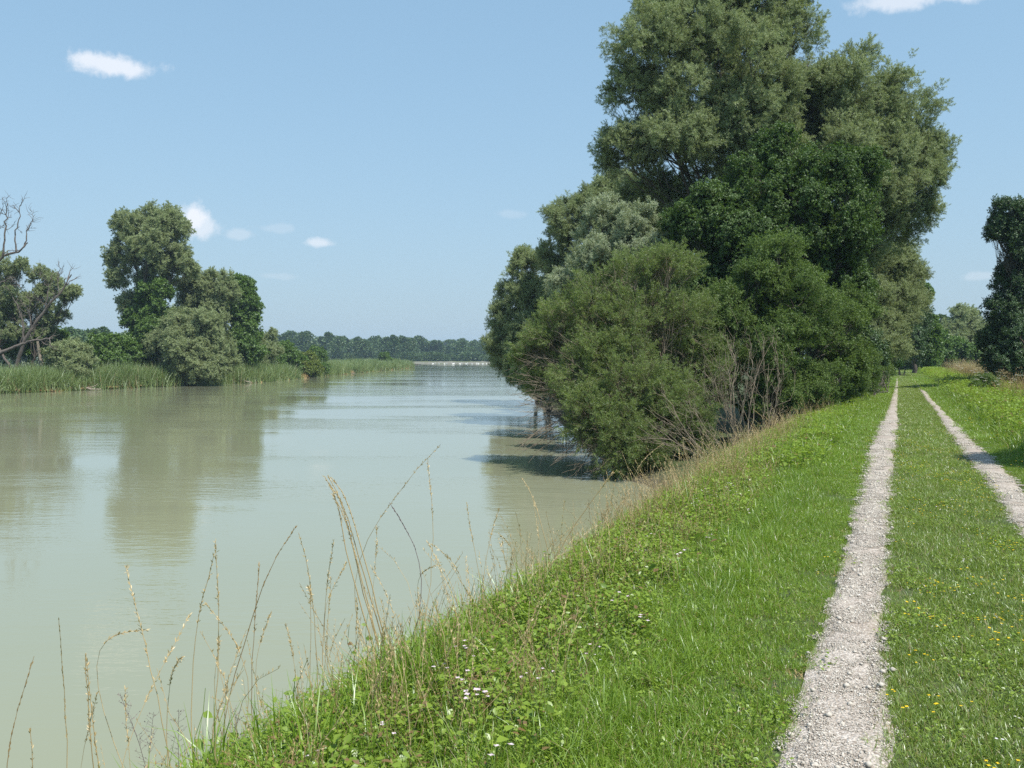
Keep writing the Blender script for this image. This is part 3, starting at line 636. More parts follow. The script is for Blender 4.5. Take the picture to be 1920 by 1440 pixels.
plant('broadleaf_tree', 'dark green broadleaf tree with layered leaves in front of the tall willows', 'tree', G(1450, 33.5),
      B((1470, 290, 52, 34), (1425, 340, 62, 33), (1540, 330, 62, 33), (1340, 405, 62, 33), (1300, 440, 60, 33), (1490, 410, 82, 32.5), (1580, 425, 72, 33), (1400, 470, 85, 32.5), (1560, 510, 62, 33), (1470, 530, 85, 33), (1330, 520, 80, 33.5), (1280, 560, 80, 33), (1590, 560, 55, 34), (1620, 320, 38, 34)),
      'maple', s=.55, dens=.85, trunk=.2, fork=.35, up=.15)
plant('thicket_shrub', 'tall bright tipped green shrub behind the bare brown stems', 'shrub', G(1440, 28.5),
      B((1450, 490, 55, 28.5), (1400, 560, 72, 28), (1490, 580, 80, 28), (1560, 620, 66, 29.5), (1350, 610, 66, 28), (1430, 660, 85, 27.6), (1520, 690, 70, 28.5), (1590, 680, 50, 30), (1350, 700, 70, 28), (1600, 590, 45, 31), (1450, 750, 55, 27)),
      'thicket', s=.42, dens=.75, trunk=.07, fork=.2, stems=4, up=.6)
plant('silver_willow', 'pale silver leaved willow bush above the feathery osier', 'tree', G(1150, 36),
      B((1180, 445, 58, 35), (1130, 430, 50, 36), (1220, 490, 60, 34.5), (1150, 510, 70, 35), (1080, 540, 62, 37), (1100, 600, 60, 37), (1190, 560, 60, 34.5)),
      'silver', s=.58, dens=.85, trunk=.16, fork=.35, up=.9, stems=2)
plant('willow_tree', 'grey-green willow standing left of the tallest willow with hazy upper crown', 'tree', G(1110, 60),
      B((1060, 420, 46, 60), (1120, 390, 50, 60), (1050, 480, 42, 61), (1165, 360, 42, 60), (1110, 470, 68, 60), (1070, 540, 55, 61), (1130, 560, 62, 60), (1200, 420, 55, 61)),
      'willow', s=.66, dens=.9, trunk=.22, fork=.35)
plant('willow_tree', 'leftmost small willow of the right bank with round crown over the water', 'tree', G(1010, 64),
      B((985, 505, 40, 64), (975, 560, 46, 64), (945, 600, 32, 64), (1010, 560, 40, 63), (950, 645, 38, 63), (1000, 640, 55, 62), (1040, 590, 48, 64), (975, 690, 34, 62), (950, 675, 28, 66), (965, 705, 20, 62), (995, 712, 24, 58)),
      'willow', s=.7, dens=.9, trunk=.18, fork=.3, stems=2)
# feathery osier hanging over the water
bl = B((1255, 515, 48, 27), (1190, 540, 62, 27), (1110, 585, 66, 27), (1050, 630, 58, 27.5), (1010, 665, 40, 28), (1170, 640, 90, 26.5), (1260, 620, 80, 27), (1090, 700, 72, 26), (1180, 740, 85, 25.5), (1115, 785, 55, 25), (1150, 830, 70, 24.8), (1250, 780, 80, 25.5), (1300, 700, 70, 27), (1220, 850, 42, 24.6), (1310, 800, 50, 25), (1020, 715, 34, 27.5))
osier = plant('osier_bush', 'feathery green osier bush with pale bare twigs hanging over the water', 'shrub', G(1235, 26),
      bl, 'osier', s=.62, dens=.40, fan=.28, sub=(.36, .6), nsub=17, trunk=.09, fork=.12, stems=6, up=.25, bark='pale_bark', twigs=4, limb_r=.42, fill=.12)
root = np.array(osier.location); b = Buf()
for k in range(260):      # bare pale shoots standing out of the bush
    q = bl[rng.integers(len(bl))]; c = np.array(q[:3]); d = unit(np.array([-.75, -.5, .25]) + rng.normal(size=3)*.55)
    e = c + d*q[3]*rng.uniform(.9, 1.25); e[2] = max(e[2], .08); s = c + (root + (0, 0, .4) - c)*rng.uniform(.15, .6); s[2] = max(s[2], .1)
    pts = curve(s, e, .14, 7, jit=.012); b.add(*tube(pts-root, np.linspace(.011, .003, 7), 4))
    for j in range(4):
        i = rng.integers(3, 6); p = pts[i]; r = curve(p, p + unit(d + rng.normal(size=3)*.7)*rng.uniform(.2, .6), .15, 4); b.add(*tube(r-root, np.linspace(.004, .0018, 4), 3))
for px_, py_, D_ in [(990, 690, 27), (975, 720, 27), (1000, 760, 26), (985, 800, 25.5), (1000, 840, 25), (1040, 860, 24.5), (1090, 880, 24.2), (960, 680, 28), (1020, 800, 25.5), (1060, 830, 24.8), (1120, 885, 24), (1010, 730, 27), (985, 755, 26.5), (1030, 770, 26), (975, 830, 25.2)]:
    for q_ in range(5):
        e = np.array(W(px_+rng.normal()*14, py_+rng.normal()*12, D_)); e[2] = max(e[2], .1); s = e + (root + (0, 0, 1.1) - e)*rng.uniform(.55, .95)
        pts = curve(s, e, .1, 8, jit=.012, sag=-.12); b.add(*tube(pts-root, np.linspace(.018, .004, 8), 4))
        for j in range(7):
            i = rng.integers(3, 7); p = pts[i]; rr_ = curve(p, p + unit(unit(e-s) + rng.normal(size=3)*.5)*rng.uniform(.3, .9), .15, 4); b.add(*tube(rr_-root, np.linspace(.006, .002, 4), 3))
tag(b.obj('bare_shoots', 'brown_twig', osier), kind='stuff')
# dark lower skirt of brush on the water's edge and below the trees
def dark_shrub(label, px, D, blobs, key='dark', s=.6, dens=.8, name='dark_shrub', **k):
    return plant(name, label, 'shrub', G(px, D), B(*blobs), key, s=s, dens=dens, trunk=.06, fork=.2, stems=3, up=.4, **k)
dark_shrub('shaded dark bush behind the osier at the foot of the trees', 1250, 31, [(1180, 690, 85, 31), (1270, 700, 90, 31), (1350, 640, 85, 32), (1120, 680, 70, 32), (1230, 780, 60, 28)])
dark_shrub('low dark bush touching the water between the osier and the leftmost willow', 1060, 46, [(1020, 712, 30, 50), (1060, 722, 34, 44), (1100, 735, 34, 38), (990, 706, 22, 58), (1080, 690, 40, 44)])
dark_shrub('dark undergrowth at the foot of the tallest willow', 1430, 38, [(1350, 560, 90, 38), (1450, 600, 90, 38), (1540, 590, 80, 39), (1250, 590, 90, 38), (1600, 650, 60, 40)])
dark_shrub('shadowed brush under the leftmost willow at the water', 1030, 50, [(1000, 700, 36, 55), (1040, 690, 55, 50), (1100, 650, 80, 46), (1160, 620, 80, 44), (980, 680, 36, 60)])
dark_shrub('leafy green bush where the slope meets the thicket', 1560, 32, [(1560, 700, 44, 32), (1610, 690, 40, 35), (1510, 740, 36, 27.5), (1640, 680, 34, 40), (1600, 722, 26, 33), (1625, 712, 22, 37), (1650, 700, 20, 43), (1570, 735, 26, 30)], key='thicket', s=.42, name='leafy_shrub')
# hedge along the path, going away
dark_shrub('bright green shrub at the path edge beside the far end of the left track', 1655, 60, [(1655, 660, 26, 60), (1640, 640, 30, 60), (1672, 672, 16, 58)], key='bright', s=.7, name='bright_shrub')
dark_shrub('tall dark hedge shrub behind the bright one at the path', 1690, 75, [(1690, 610, 42, 78), (1700, 650, 36, 76), (1665, 610, 45, 75), (1720, 600, 26, 80), (1712, 560, 25, 82)], s=.9, name='hedge_shrub')
plant('broadleaf_tree', 'round dark broadleaf tree behind the lower willow at the path', 'tree', G(1715, 85), B((1715, 560, 26, 85), (1700, 600, 36, 85), (1735, 620, 26, 86), (1700, 520, 30, 85), (1730, 660, 26, 86)), 'bright_far', s=.9, trunk=.2)
dark_shrub('light green shrub closing the view at the end of the path', 1735, 105, [(1735, 650, 24, 105), (1715, 665, 20, 104), (1745, 675, 18, 103), (1755, 640, 20, 108)], key='bright_far', s=1.0, name='bright_shrub')
dark_shrub('low green shrub at the end of the grass strip', 1690, 112, [(1690, 676, 14, 112), (1665, 672, 16, 108), (1710, 680, 12, 110), (1680, 690, 10, 108), (1700, 690, 9, 110)], key='bright_far', s=.9, name='leafy_shrub')
plant('willow_tree', 'distant grey-green willow filling the gap right of the path', 'tree', G(1800, 125),
      B((1800, 615, 34, 125), (1770, 640, 36, 125), (1830, 620, 40, 126), (1790, 655, 40, 124), (1835, 660, 36, 124), (1760, 670, 22, 122), (1860, 640, 40, 126)), 'willow_far', s=1.2, dens=.9, trunk=.35)
plant('broadleaf_tree', 'small round green tree in front of the distant willow', 'tree', G(1795, 112), B((1795, 660, 24, 112), (1815, 672, 20, 112), (1775, 676, 18, 111)), 'bright_far', s=.9, trunk=.16)
# dark tree on the right, cut by the frame
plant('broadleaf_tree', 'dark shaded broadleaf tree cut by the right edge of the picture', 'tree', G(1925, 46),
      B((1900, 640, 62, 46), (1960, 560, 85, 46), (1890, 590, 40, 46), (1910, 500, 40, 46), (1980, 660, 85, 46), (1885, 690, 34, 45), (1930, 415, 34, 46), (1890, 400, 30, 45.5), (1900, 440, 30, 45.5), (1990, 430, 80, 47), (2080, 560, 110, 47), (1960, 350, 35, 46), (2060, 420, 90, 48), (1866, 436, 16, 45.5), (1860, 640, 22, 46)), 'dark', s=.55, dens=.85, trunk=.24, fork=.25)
plant('broadleaf_tree', 'tree standing outside the right edge that throws its shade on the right verge', 'tree', (10.6, 12.4, 1.3), [(10.6, 12.4, 5.8, 1.7), (9.9, 12.9, 4.4, 1.3), (11.6, 11.6, 4.6, 1.5)], 'dark', s=.55, trunk=.16)
# bare brown shrub on the slope
def bare_shrub(label, base, tips, r0=.014, name='bare_shrub', mat='brown_twig', sub=5, group=None):
    base = np.array(base, float); root = empty(name, tuple(base), label, 'shrub', group); 
    for tp in tips:
        b = Buf(); s = np.array([rng.normal()*.35, rng.normal()*.2, -.1]); e = np.array(tp, float)-base
        pts = curve(s, e, .16, 9, jit=.012); b.add(*tube(pts, np.linspace(r0, r0*.25, 9), 5))
        for j in range(sub):
            i = rng.integers(2, 8); p = pts[i]; L = np.linalg.norm(e-s)*(1-i/9)*rng.uniform(.4, .8)+.1
            q = curve(p, p + unit(unit(e-s) + rng.normal(size=3)*.38)*L, .14, 6); b.add(*tube(q, np.linspace(r0*.45, r0*.16, 6), 4))
            for l in range(2):
                z = q[rng.integers(2, 5)]; q2 = curve(z, z + unit(unit(e-s) + rng.normal(size=3)*.5)*L*.45, .12, 4); b.add(*tube(q2, np.linspace(r0*.25, r0*.12, 4), 3))
        b.obj('stem', mat, root)
    return root
D0 = 24.5; tips = [W(px+rng.normal()*6, py+rng.normal()*12, D0+rng.normal()*.5) for px, py in [(1325, 680), (1345, 650), (1360, 620), (1378, 640), (1392, 610), (1405, 640), (1418, 630), (1432, 650), (1445, 640), (1460, 680), (1475, 720), (1335, 720), (1368, 660), (1400, 670), (1425, 690), (1452, 660), (1310, 740), (1350, 700)]]
bare_shrub('leafless brown shrub with upright stems on the slope before the green thicket', G(1400, D0), tips, .016, sub=5)
tips = [W(px, py, 23.5) for px, py in [(1240, 730), (1215, 760), (1260, 760), (1195, 800), (1285, 740), (1230, 800), (1270, 800), (1300, 770), (1180, 830)]]
bare_shrub('low leafless branches arching left out of the slope over the water', G(1345, 23.2), tips, .016, sub=5)

# ------------------------------------------------------------------ left bank
plant('willow_tree', 'tallest willow on the left bank with round crown beside the cloud', 'tree', G(272, 107),
      B((250, 430, 36, 107), (300, 425, 44, 107), (335, 440, 28, 107), (280, 470, 52, 106), (235, 480, 28, 107), (330, 490, 34, 107), (225, 520, 22, 107), (290, 530, 34, 108), (355, 505, 16, 107), (240, 570, 22, 107), (272, 590, 30, 108), (212, 490, 14, 107)),
      'willow_far', s=1.05, dens=.7, sub=(.40, .56), nsub=13, trunk=.45, fork=.45, group='willows on the left bank')
plant('ivy_tree', 'dark green ivy clad trunk thicket below the tallest left bank willow', 'tree', G(285, 106), B((290, 560, 34, 105.5), (300, 610, 40, 105), (280, 650, 40, 105), (255, 600, 22, 106), (270, 690, 30, 104.5)), 'bright_far', s=.9, dens=.9, trunk=.3)
plant('willow_tree', 'second willow on the left bank between the tallest one and the green tree', 'tree', G(390, 112),
      B((370, 545, 32, 112), (405, 540, 34, 112), (355, 580, 28, 112), (400, 585, 34, 112), (430, 550, 18, 112), (385, 620, 36, 112)), 'willow_far', s=1.0, dens=.75, sub=(.40, .56), nsub=13, trunk=.3, group='willows on the left bank')
plant('broadleaf_tree', 'bright green upright broadleaf tree at the right of the left bank group', 'tree', G(450, 116),
      B((450, 545, 26, 116), (465, 575, 24, 116), (440, 590, 30, 116), (460, 620, 32, 116), (445, 650, 34, 115), (425, 540, 14, 116), (470, 660, 24, 115)), 'bright_far', s=.95, dens=.9, trunk=.28)
plant('willow_bush', 'rounded pale willow bush at the waterline under the tallest left willow', 'shrub', G(360, 103),
      B((340, 610, 34, 102), (380, 620, 38, 102), (310, 645, 30, 102), (350, 660, 48, 101), (405, 655, 36, 102), (330, 690, 26, 101), (390, 695, 36, 101), (425, 680, 22, 102)), 'willow_far', s=.95, dens=.8, sub=(.40, .56), nsub=13, trunk=.16, stems=2, fork=.3)
sh = [('light green shrub between the bright shrub and the yellow-green one', 'bright_shrub', 'bright_far', 545, 140, [(528, 690, 16, 140), (548, 688, 16, 140), (565, 684, 14, 142), (510, 688, 16, 134), (605, 690, 10, 150)]),
      ('round grey-green willow bush standing in the reeds at left', 'willow_bush', 'willow_far', 135, 92, [(135, 665, 30, 91), (155, 675, 26, 91), (110, 672, 24, 91), (140, 690, 30, 90)]),
      ('green bush right of the round grey-green bush', 'leafy_shrub', 'bright_far', 210, 100, [(205, 655, 26, 100), (230, 665, 28, 100), (185, 650, 20, 102), (215, 685, 28, 99)]),
      ('grey-green shrub right of the bright upright tree', 'willow_bush', 'willow_far', 500, 128, [(500, 635, 18, 128), (490, 655, 22, 128), (510, 665, 20, 126), (480, 680, 20, 124)]),
      ('bright green shrub sloping down to the point of the left bank', 'bright_shrub', 'bright_far', 535, 138, [(535, 660, 18, 138), (520, 680, 20, 136), (550, 672, 18, 138)]),
      ('yellow-green shrub with brownish leaves on the left bank', 'yellowish_shrub', 'yellowish', 568, 144, [(560, 672, 16, 144), (578, 680, 18, 144), (590, 690, 14, 143), (570, 692, 16, 142)]),
      ('small light green shrub standing above the far reeds', 'bright_shrub', 'bright_far', 597, 158, [(595, 662, 11, 158), (604, 672, 8, 158), (588, 676, 10, 158)]),
      ('far small bush sticking out of the reeds near their tip', 'leafy_shrub', 'bright_far', 722, 235, [(720, 670, 9, 235), (728, 676, 7, 235)]),
      ('dark bush behind the reeds below the dead tree', 'dark_shrub', 'bright_far', 60, 96, [(60, 640, 30, 98), (20, 650, 36, 98), (100, 640, 24, 100), (-20, 640, 36, 98)])]
for lab, nm, key, px, D, bb in sh:
    plant(nm, lab, 'shrub', G(px, D), B(*bb), key, s=.9, dens=.9, trunk=.1, stems=3, fork=.25)
plant('willow_tree', 'sparse leaning willow with drooping branches behind the dead tree', 'tree', G(60, 97),
      B((75, 520, 20, 97), (100, 535, 18, 97), (85, 560, 24, 97), (60, 585, 26, 97), (100, 590, 26, 98), (125, 555, 13, 97), (140, 548, 8, 97), (80, 620, 24, 98)), 'willow_far', s=.8, dens=.34, trunk=.22, fork=.3, group='willows on the left bank')
plant('willow_tree', 'willow cut by the left edge of the picture beside the dead tree', 'tree', G(-5, 95),
      B((10, 520, 26, 95), (-20, 500, 34, 95), (30, 560, 26, 95), (-10, 570, 40, 95), (15, 610, 34, 95), (40, 500, 12, 95)), 'willow_far', s=.8, dens=.42, trunk=.3, fork=.3, group='willows on the left bank')
def branchy(label, base, mains, mat='dead_wood', name='dead_tree'):
    """mains: lists of points (world) with a start radius; each gets forks of its own"""
    base = np.array(base, float); root = empty(name, tuple(base), label, 'tree')
    for n, (pts, r0) in enumerate(mains):
        b = Buf(); pts = np.array(pts); k = len(pts); u = np.linspace(0, k-1, k*4); i = np.minimum(u.astype(int), k-2); fr = (u-i)[:, None]; c = pts[i]*(1-fr)+pts[i+1]*fr
        c[1:-1] += rng.normal(size=(len(c)-2, 3))*.05; r0 = r0*.75; b.add(*tube(c-base, np.linspace(r0, r0*.25, len(c)), 6))
        for j in range(7):
            q = rng.integers(len(c)//3, len(c)-1); L = rng.uniform(.6, 1.9); d = unit(unit(c[q]-c[q-1])+rng.normal(size=3)*.7+np.array([0, 0, .3]))
            z = curve(c[q], c[q]+d*L, .25, 6); b.add(*tube(z-base, np.linspace(r0*.3, .012, 6), 4))
            for l in range(3):
                zz = z[rng.integers(2, 5)]; b.add(*tube(curve(zz, zz+unit(d+rng.normal(size=3)*.6)*L*.5, .2, 5)-base, np.linspace(.022, .008, 5), 3))
        b.obj('trunk' if n == 0 else 'limb', mat, root)
    return root
w = lambda l, D=92: [tuple(W(px, py, D)) for px, py in l]
branchy('dead leafless tree with bare upturned branches at the left edge', W(5, 705, 92),
        [(w([(-10, 706), (-25, 600), (-30, 520), (5, 480), (35, 472), (52, 455)]), .30), (w([(5, 480), (10, 430), (12, 395), (14, 380)]), .14), (w([(30, 474), (28, 440), (38, 405), (36, 385)]), .12), (w([(45, 462), (52, 430), (66, 402)]), .10), (w([(-25, 560), (0, 530), (20, 520), (38, 540)]), .14), (w([(-30, 520), (-10, 450), (0, 400)]), .16)])
branchy('leaning dead tree with dark forked branches spreading right above the reeds', W(25, 700, 91),
        [(w([(25, 702), (45, 640), (85, 580), (120, 540), (134, 515)], 91), .30), (w([(45, 640), (40, 590), (20, 550)], 91), .15), (w([(85, 582), (90, 545), (92, 525)], 91), .10), (w([(20, 690), (-10, 640), (-20, 600)], 91), .2), (w([(60, 620), (55, 590), (58, 565)], 91), .1), (w([(110, 550), (110, 520), (118, 500)], 91), .07)])
branchy('fallen pale trunk lying level over the reeds at left', W(-10, 668, 89), [(w([(-10, 668), (30, 650), (60, 638), (100, 634)], 89), .28), (w([(35, 650), (45, 625), (40, 600)], 89), .1)], name='fallen_tree')
b = Buf(); p0 = W(80, 690, 90); root = np.array(p0); b.add(*tube(np.array([W(80, 692, 90), W(74, 665, 90), W(70, 640, 90)])-root, [.2, .17, .12], 7)); o = b.obj('tree_snag', 'pale_bark'); o.location = root
tag(o, 'short pale broken trunk standing in the reeds under the fallen one', 'tree snag')
bare_shrub('brown dead brush heap hanging into the water beside the round willow', G(300, 101), [W(px, py, 100+rng.normal()) for px, py in [(285, 680), (300, 672), (315, 690), (280, 700), (325, 705), (295, 715), (270, 690), (310, 712), (330, 695)]], .05, name='brush_heap', sub=6)
# driftwood on the left shore
def drift(label, pts, D, r):
    P_ = [W(px, py, D) for px, py in pts]; root = np.array(P_[0]); b = Buf(); pp = np.array([tuple(p) for p in P_]); pp[:, 2] = np.maximum(pp[:, 2], .1)
    q = []
    for a_, c_ in zip(pp[:-1], pp[1:]): q += [a_, (a_+c_)/2+rng.normal(size=3)*.06]
    q.append(pp[-1]); q = np.array(q); b.add(*tube(q-root, np.linspace(r, r*.35, len(q)), 6))
    for k in range(3):
        s = q[rng.integers(1, len(q)-1)]; b.add(*tube(curve(s, s+np.array([rng.normal()*.8, rng.normal()*.4, rng.uniform(.2, .7)]), .2, 4)-root, [r*.4, r*.3, r*.2, .015], 4))
    o = b.obj('driftwood', 'drift_wood', smooth=True); o.location = root; tag(o, label, 'driftwood', 'driftwood on the left shore')
drift('long pale driftwood log at the waterline left of the brush heap', [(228, 727), (250, 724), (283, 728)], 96, .16)
drift('bleached driftwood branch lying left of the long log', [(150, 733), (170, 731), (190, 733)], 88, .12)
drift('driftwood branch slanting up out of the water at the round willow', [(240, 722), (265, 714), (282, 706)], 98, .12)
drift('driftwood trunk below the bright upright tree', [(415, 716), (440, 710), (472, 720)], 110, .14)
drift('flat driftwood log below the yellow-green shrub', [(528, 706), (545, 703), (565, 706)], 147, .2)
drift('small driftwood branch at the point of the left bank', [(576, 704), (590, 701), (600, 703)], 152, .13)
drift('thin driftwood sticks under the round pale willow', [(385, 718), (400, 714), (412, 718)], 105, .1)

# ------------------------------------------------------------------ far trees: real meshes shared between copies
def far_tree_mesh(k, H=15, Wd=9):
    b = Buf(); n = 11
    for i in range(n):
        z = H*(.16+.72*i/(n-1)) ; rr = Wd*.5*math.sin(math.pi*min(1, .22+.72*i/(n-1)))**.6; an = rng.random()*6.28; c = np.array([math.cos(an)*rr*.42, math.sin(an)*rr*.42, z]); r = rr*rng.uniform(.55, .8)
        m = 170; d = unit(rng.normal(size=(m, 3))+np.array([0, 0, .1])); P = c + d*r*rng.uniform(.75, 1.05, (m, 1))*np.array([1, 1, .9])
        b.add(*kites(P, d+rng.normal(size=(m, 3))*.7+np.array([0, 0, .3]), rng.uniform(.6, 1.3, m), rng.uniform(.4, .8, m)))
    cr = b.obj('crown', 'forest_leaf', link=False)
    t = Buf(); t.add(*tube(curve((0, 0, -.5), (0, 0, H*.7), .04, 6), np.linspace(.32, .12, 6), 6))
    tr = t.obj('trunk', 'willow_bark', link=False); return tr.data, cr.data
FT = [far_tree_mesh(k, H, Wd) for k, (H, Wd) in enumerate([(15, 9), (17, 8), (13, 10), (16, 11), (14, 7)])]
def far_tree(x, y, z, s, k, label, group, sz=1.0):
    root = empty('forest_tree', (x, y, z), label, 'tree', group); root.rotation_euler = (0, 0, rng.random()*6.28); w_ = s*rng.uniform(.95, 1.6); root.scale = (w_, w_, s*sz)
    for nm, me in (('trunk', FT[k][0]), ('crown', FT[k][1])):
        o = bpy.data.objects.new(nm, me); C.objects.link(o); o.parent = root
        if nm == 'crown': o['kind'] = 'stuff'
for (px0, px1, D, step, y_top, lab) in [
        (505, 780, 470, 13, (626, 636), 'tree of the hazy far forest above the left reed bed'),
        (770, 985, 520, 12, (638, 642), 'tree of the hazy far forest behind the gravel bar'),
        (500, 1000, 600, 14, (632, 640), 'tree of the back row of the hazy far forest')]:
    for px in np.arange(px0, px1, step):
        px = px + rng.normal()*4; D_ = D + rng.normal()*22; u = (px-px0)/(px1-px0); yt = y_top[0]*(1-u)+y_top[1]*u + rng.normal()*3.2 + 3*math.sin(px*.031); x = (px+rng.normal()*3-960)/F*D_
        z = max(float(ground(x, D_)), 0) ; h = (HOR-yt)/F*D_ + HCAM - z; k = rng.integers(5); H = [15, 17, 13, 16, 14][k]
        far_tree(x, D_, z, max(.5, h/H)*1.02, k, lab, 'trees of the hazy far forest' if 'back' not in lab else 'back row of the hazy far forest', 1.0)
for px in np.arange(105, 250, 15):      # wood behind the left bank reeds
    D_ = 250 + rng.normal()*8; yt = 618 + rng.normal()*5; x = (px-960)/F*D_; z = .5; h = (HOR-yt)/F*D_+HCAM-z; k = rng.integers(5)
    far_tree(x, D_, z, h/15, k, 'dark tree of the wood seen behind the round grey-green bush', 'trees of the wood behind the left bank')
for px in np.arange(-60, 110, 24):
    D_ = 250 + rng.normal()*8; yt = 622 + rng.normal()*5; x = (px-960)/F*D_; z = .5; h = (HOR-yt)/F*D_+HCAM-z; k = rng.integers(5)
    far_tree(x, D_, z, h/15, k, 'dark tree of the wood seen behind the dead trees', 'trees of the wood behind the left bank')
for px in np.arange(1700, 2000, 22):      # wood closing the view on the right
    D_ = 190 + rng.normal()*8; yt = 612 + rng.normal()*6; x = (px-960)/F*D_; z = 1.1; h = (HOR-yt)/F*D_+HCAM-z; k = rng.integers(5)
    far_tree(x, D_, z, h/15, k, 'tree of the far wood behind the meadow right of the path', 'trees of the far wood behind the meadow')
# fill bush skirt of the far forest
PROTO['farscrub'] = [far_tree_mesh(9, 4, 8)[1] for _ in range(2)]
PROTO['farscrub'] = [bpy.data.objects.new('farscrub', m) for m in PROTO['farscrub']]
P = np.array([((px-960)/F*D, D, .6) for px in np.arange(480, 1010, 7) for D in (455+rng.normal()*5, 500+rng.normal()*5) if not (px < 770 and D < 430)]); n = len(P); rot = np.zeros((n, 3)); rot[:, 2] = rng.random(n)*6.28
tag(scatter('forest_undergrowth', 'farscrub', P, rot, rng.uniform(.5, 1.0, n)), 'low undergrowth along the foot of the hazy far forest', None, None, 'stuff')
# far gravel bar
t = np.linspace(-95, 60, 90); V = []; rows = [0, .25, .5, .75, 1.0]; hts = [-.3, .45, .8, .7, .2]
for u, h in zip(rows, hts): V += [(x, 398 + u*20 + 2*math.sin(x*.1), h*(1+.25*math.sin(x*.37)+.2*math.sin(x*1.3))) for x in t]
V = np.array(V); n = len(t); i = np.arange(4)[:, None]*n; j = np.arange(n-1)[None]
m, nt, out = new_mat('gravel_bar'); c = ramp(nt, noise(nt, .6, 4, .6, sc=(.4, 1, 1)), [(.4, (.15, .14, .10)), (.52, (.20, .185, .15)), (.62, (.10, .12, .05))]); p = N(nt, 'ShaderNodeBsdfPrincipled'); p.inputs['Roughness'].default_value = .9; nt.links.new(c, p.inputs['Base Color']); nt.links.new(p.outputs[0], out.inputs[0])
tag(mesh_obj('gravel_bar', V, np.stack([i+j, i+j+1, i+n+j+1, i+n+j], -1).reshape(-1, 4), 'gravel_bar', smooth=True), 'pale gravel bar across the far end of the river', None, None, 'structure')
# distant hills
X = np.linspace(-1200, 900, 80); V = []
for u, s in ((0, 0), (.5, .8), (1, 1.0)): V += [(x, 2250+u*150, s*(33+9*math.sin(x*.004+1)+4*math.sin(x*.011))+.5) for x in X]
V = np.array(V); n = 80; i = np.arange(2)[:, None]*n; j = np.arange(n-1)[None]
m, nt, out = new_mat('hill_forest'); c = ramp(nt, noise(nt, .03, 4, .6), [(.3, (.03, .055, .02)), (.7, (.06, .09, .035))]); p = N(nt, 'ShaderNodeBsdfPrincipled'); p.inputs['Roughness'].default_value = 1; nt.links.new(c, p.inputs['Base Color']); nt.links.new(p.outputs[0], out.inputs[0])
tag(mesh_obj('hills', V, np.stack([i+j, i+j+1, i+n+j+1, i+n+j], -1).reshape(-1, 4), 'hill_forest', smooth=True), 'low wooded hills on the horizon', None, None, 'structure')

# ------------------------------------------------------------------ birds
m, nt, out = new_mat('swan_white'); p = N(nt, 'ShaderNodeBsdfPrincipled'); p.inputs['Base Color'].default_value = (.7, .69, .66, 1); nt.links.new(p.outputs[0], out.inputs[0])
m, nt, out = new_mat('duck_dark'); p = N(nt, 'ShaderNodeBsdfPrincipled'); p.inputs['Base Color'].default_value = (.03, .028, .025, 1); nt.links.new(p.outputs[0], out.inputs[0])
m, nt, out = new_mat('beak_orange'); p = N(nt, 'ShaderNodeBsdfPrincipled'); p.inputs['Base Color'].default_value = (.6, .2, .03, 1); nt.links.new(p.outputs[0], out.inputs[0])
def bird_mesh(L, neck, mat):
    u = np.linspace(0, 1, 9); b = Buf()
    body = np.stack([(u-.5)*L, 0*u, .10*L + .16*L*u**2], 1); b.add(*tube(body, L*.22*np.sin(np.pi*np.clip(u*.92+.06, 0, 1))**.7+.004, 8))
    nk = np.array([(-.36*L, 0, .12*L), (-.46*L, 0, .12*L+neck*.4), (-.42*L, 0, .12*L+neck*.8), (-.47*L, 0, .12*L+neck), (-.56*L, 0, .12*L+neck*.95)]); b.add(*tube(nk, np.array([.09, .06, .05, .075, .03])*L, 6))
    k = Buf(); k.add(*tube(np.array([(-.55*L, 0, .12*L+neck*.95), (-.66*L, 0, .12*L+neck*.88)]), [.03*L, .008*L], 5)); return b.obj('bird', mat, link=False, smooth=True).data, k.obj('beak', 'beak_orange', link=False).data
SW = bird_mesh(1.3, .62, 'swan_white'); DU = bird_mesh(.5, .16, 'duck_dark')
def bird(kind, x, y, rot, label, group, s=1):
    me, bk = SW if kind == 'swan' else DU
    o = bpy.data.objects.new(kind, me); C.objects.link(o); o.location = (x, y, 0); o.rotation_euler = (0, 0, rot); o.scale = (s, s, s); tag(o, label, 'bird', group)
    q = bpy.data.objects.new('beak', bk); C.objects.link(q); q.parent = o
for px in [812, 816, 823, 833, 838, 851, 862, 866, 874, 877, 885, 893, 897, 905, 912, 922]:
    D = 385 + rng.normal()*7; bird('swan', (px-960)/F*D, D, rng.random()*6.28, 'white swan of the flock resting before the gravel bar', 'white swans before the gravel bar', .8)
bird('swan', (850-960)/F*368, 368, .4, 'white swan nearest the viewer in the flock before the gravel bar', None, 1.0)
for px in [775, 779, 783, 788]:
    bird('duck', (px-960)/F*352, 352+rng.normal(), 3.0, 'dark duck in the short row beside the tip of the reeds', 'dark ducks in a row', 1.5)
for px, D, l in [(957, 118, 'dark duck swimming left of the others under the leftmost willow'), (964, 113, 'dark duck in the middle of the three under the leftmost willow'), (972, 110, 'largest dark duck nearest the branches of the leftmost willow')]:
    bird('duck', (px-960)/F*D, D, 2.6, l, None, 1.1)

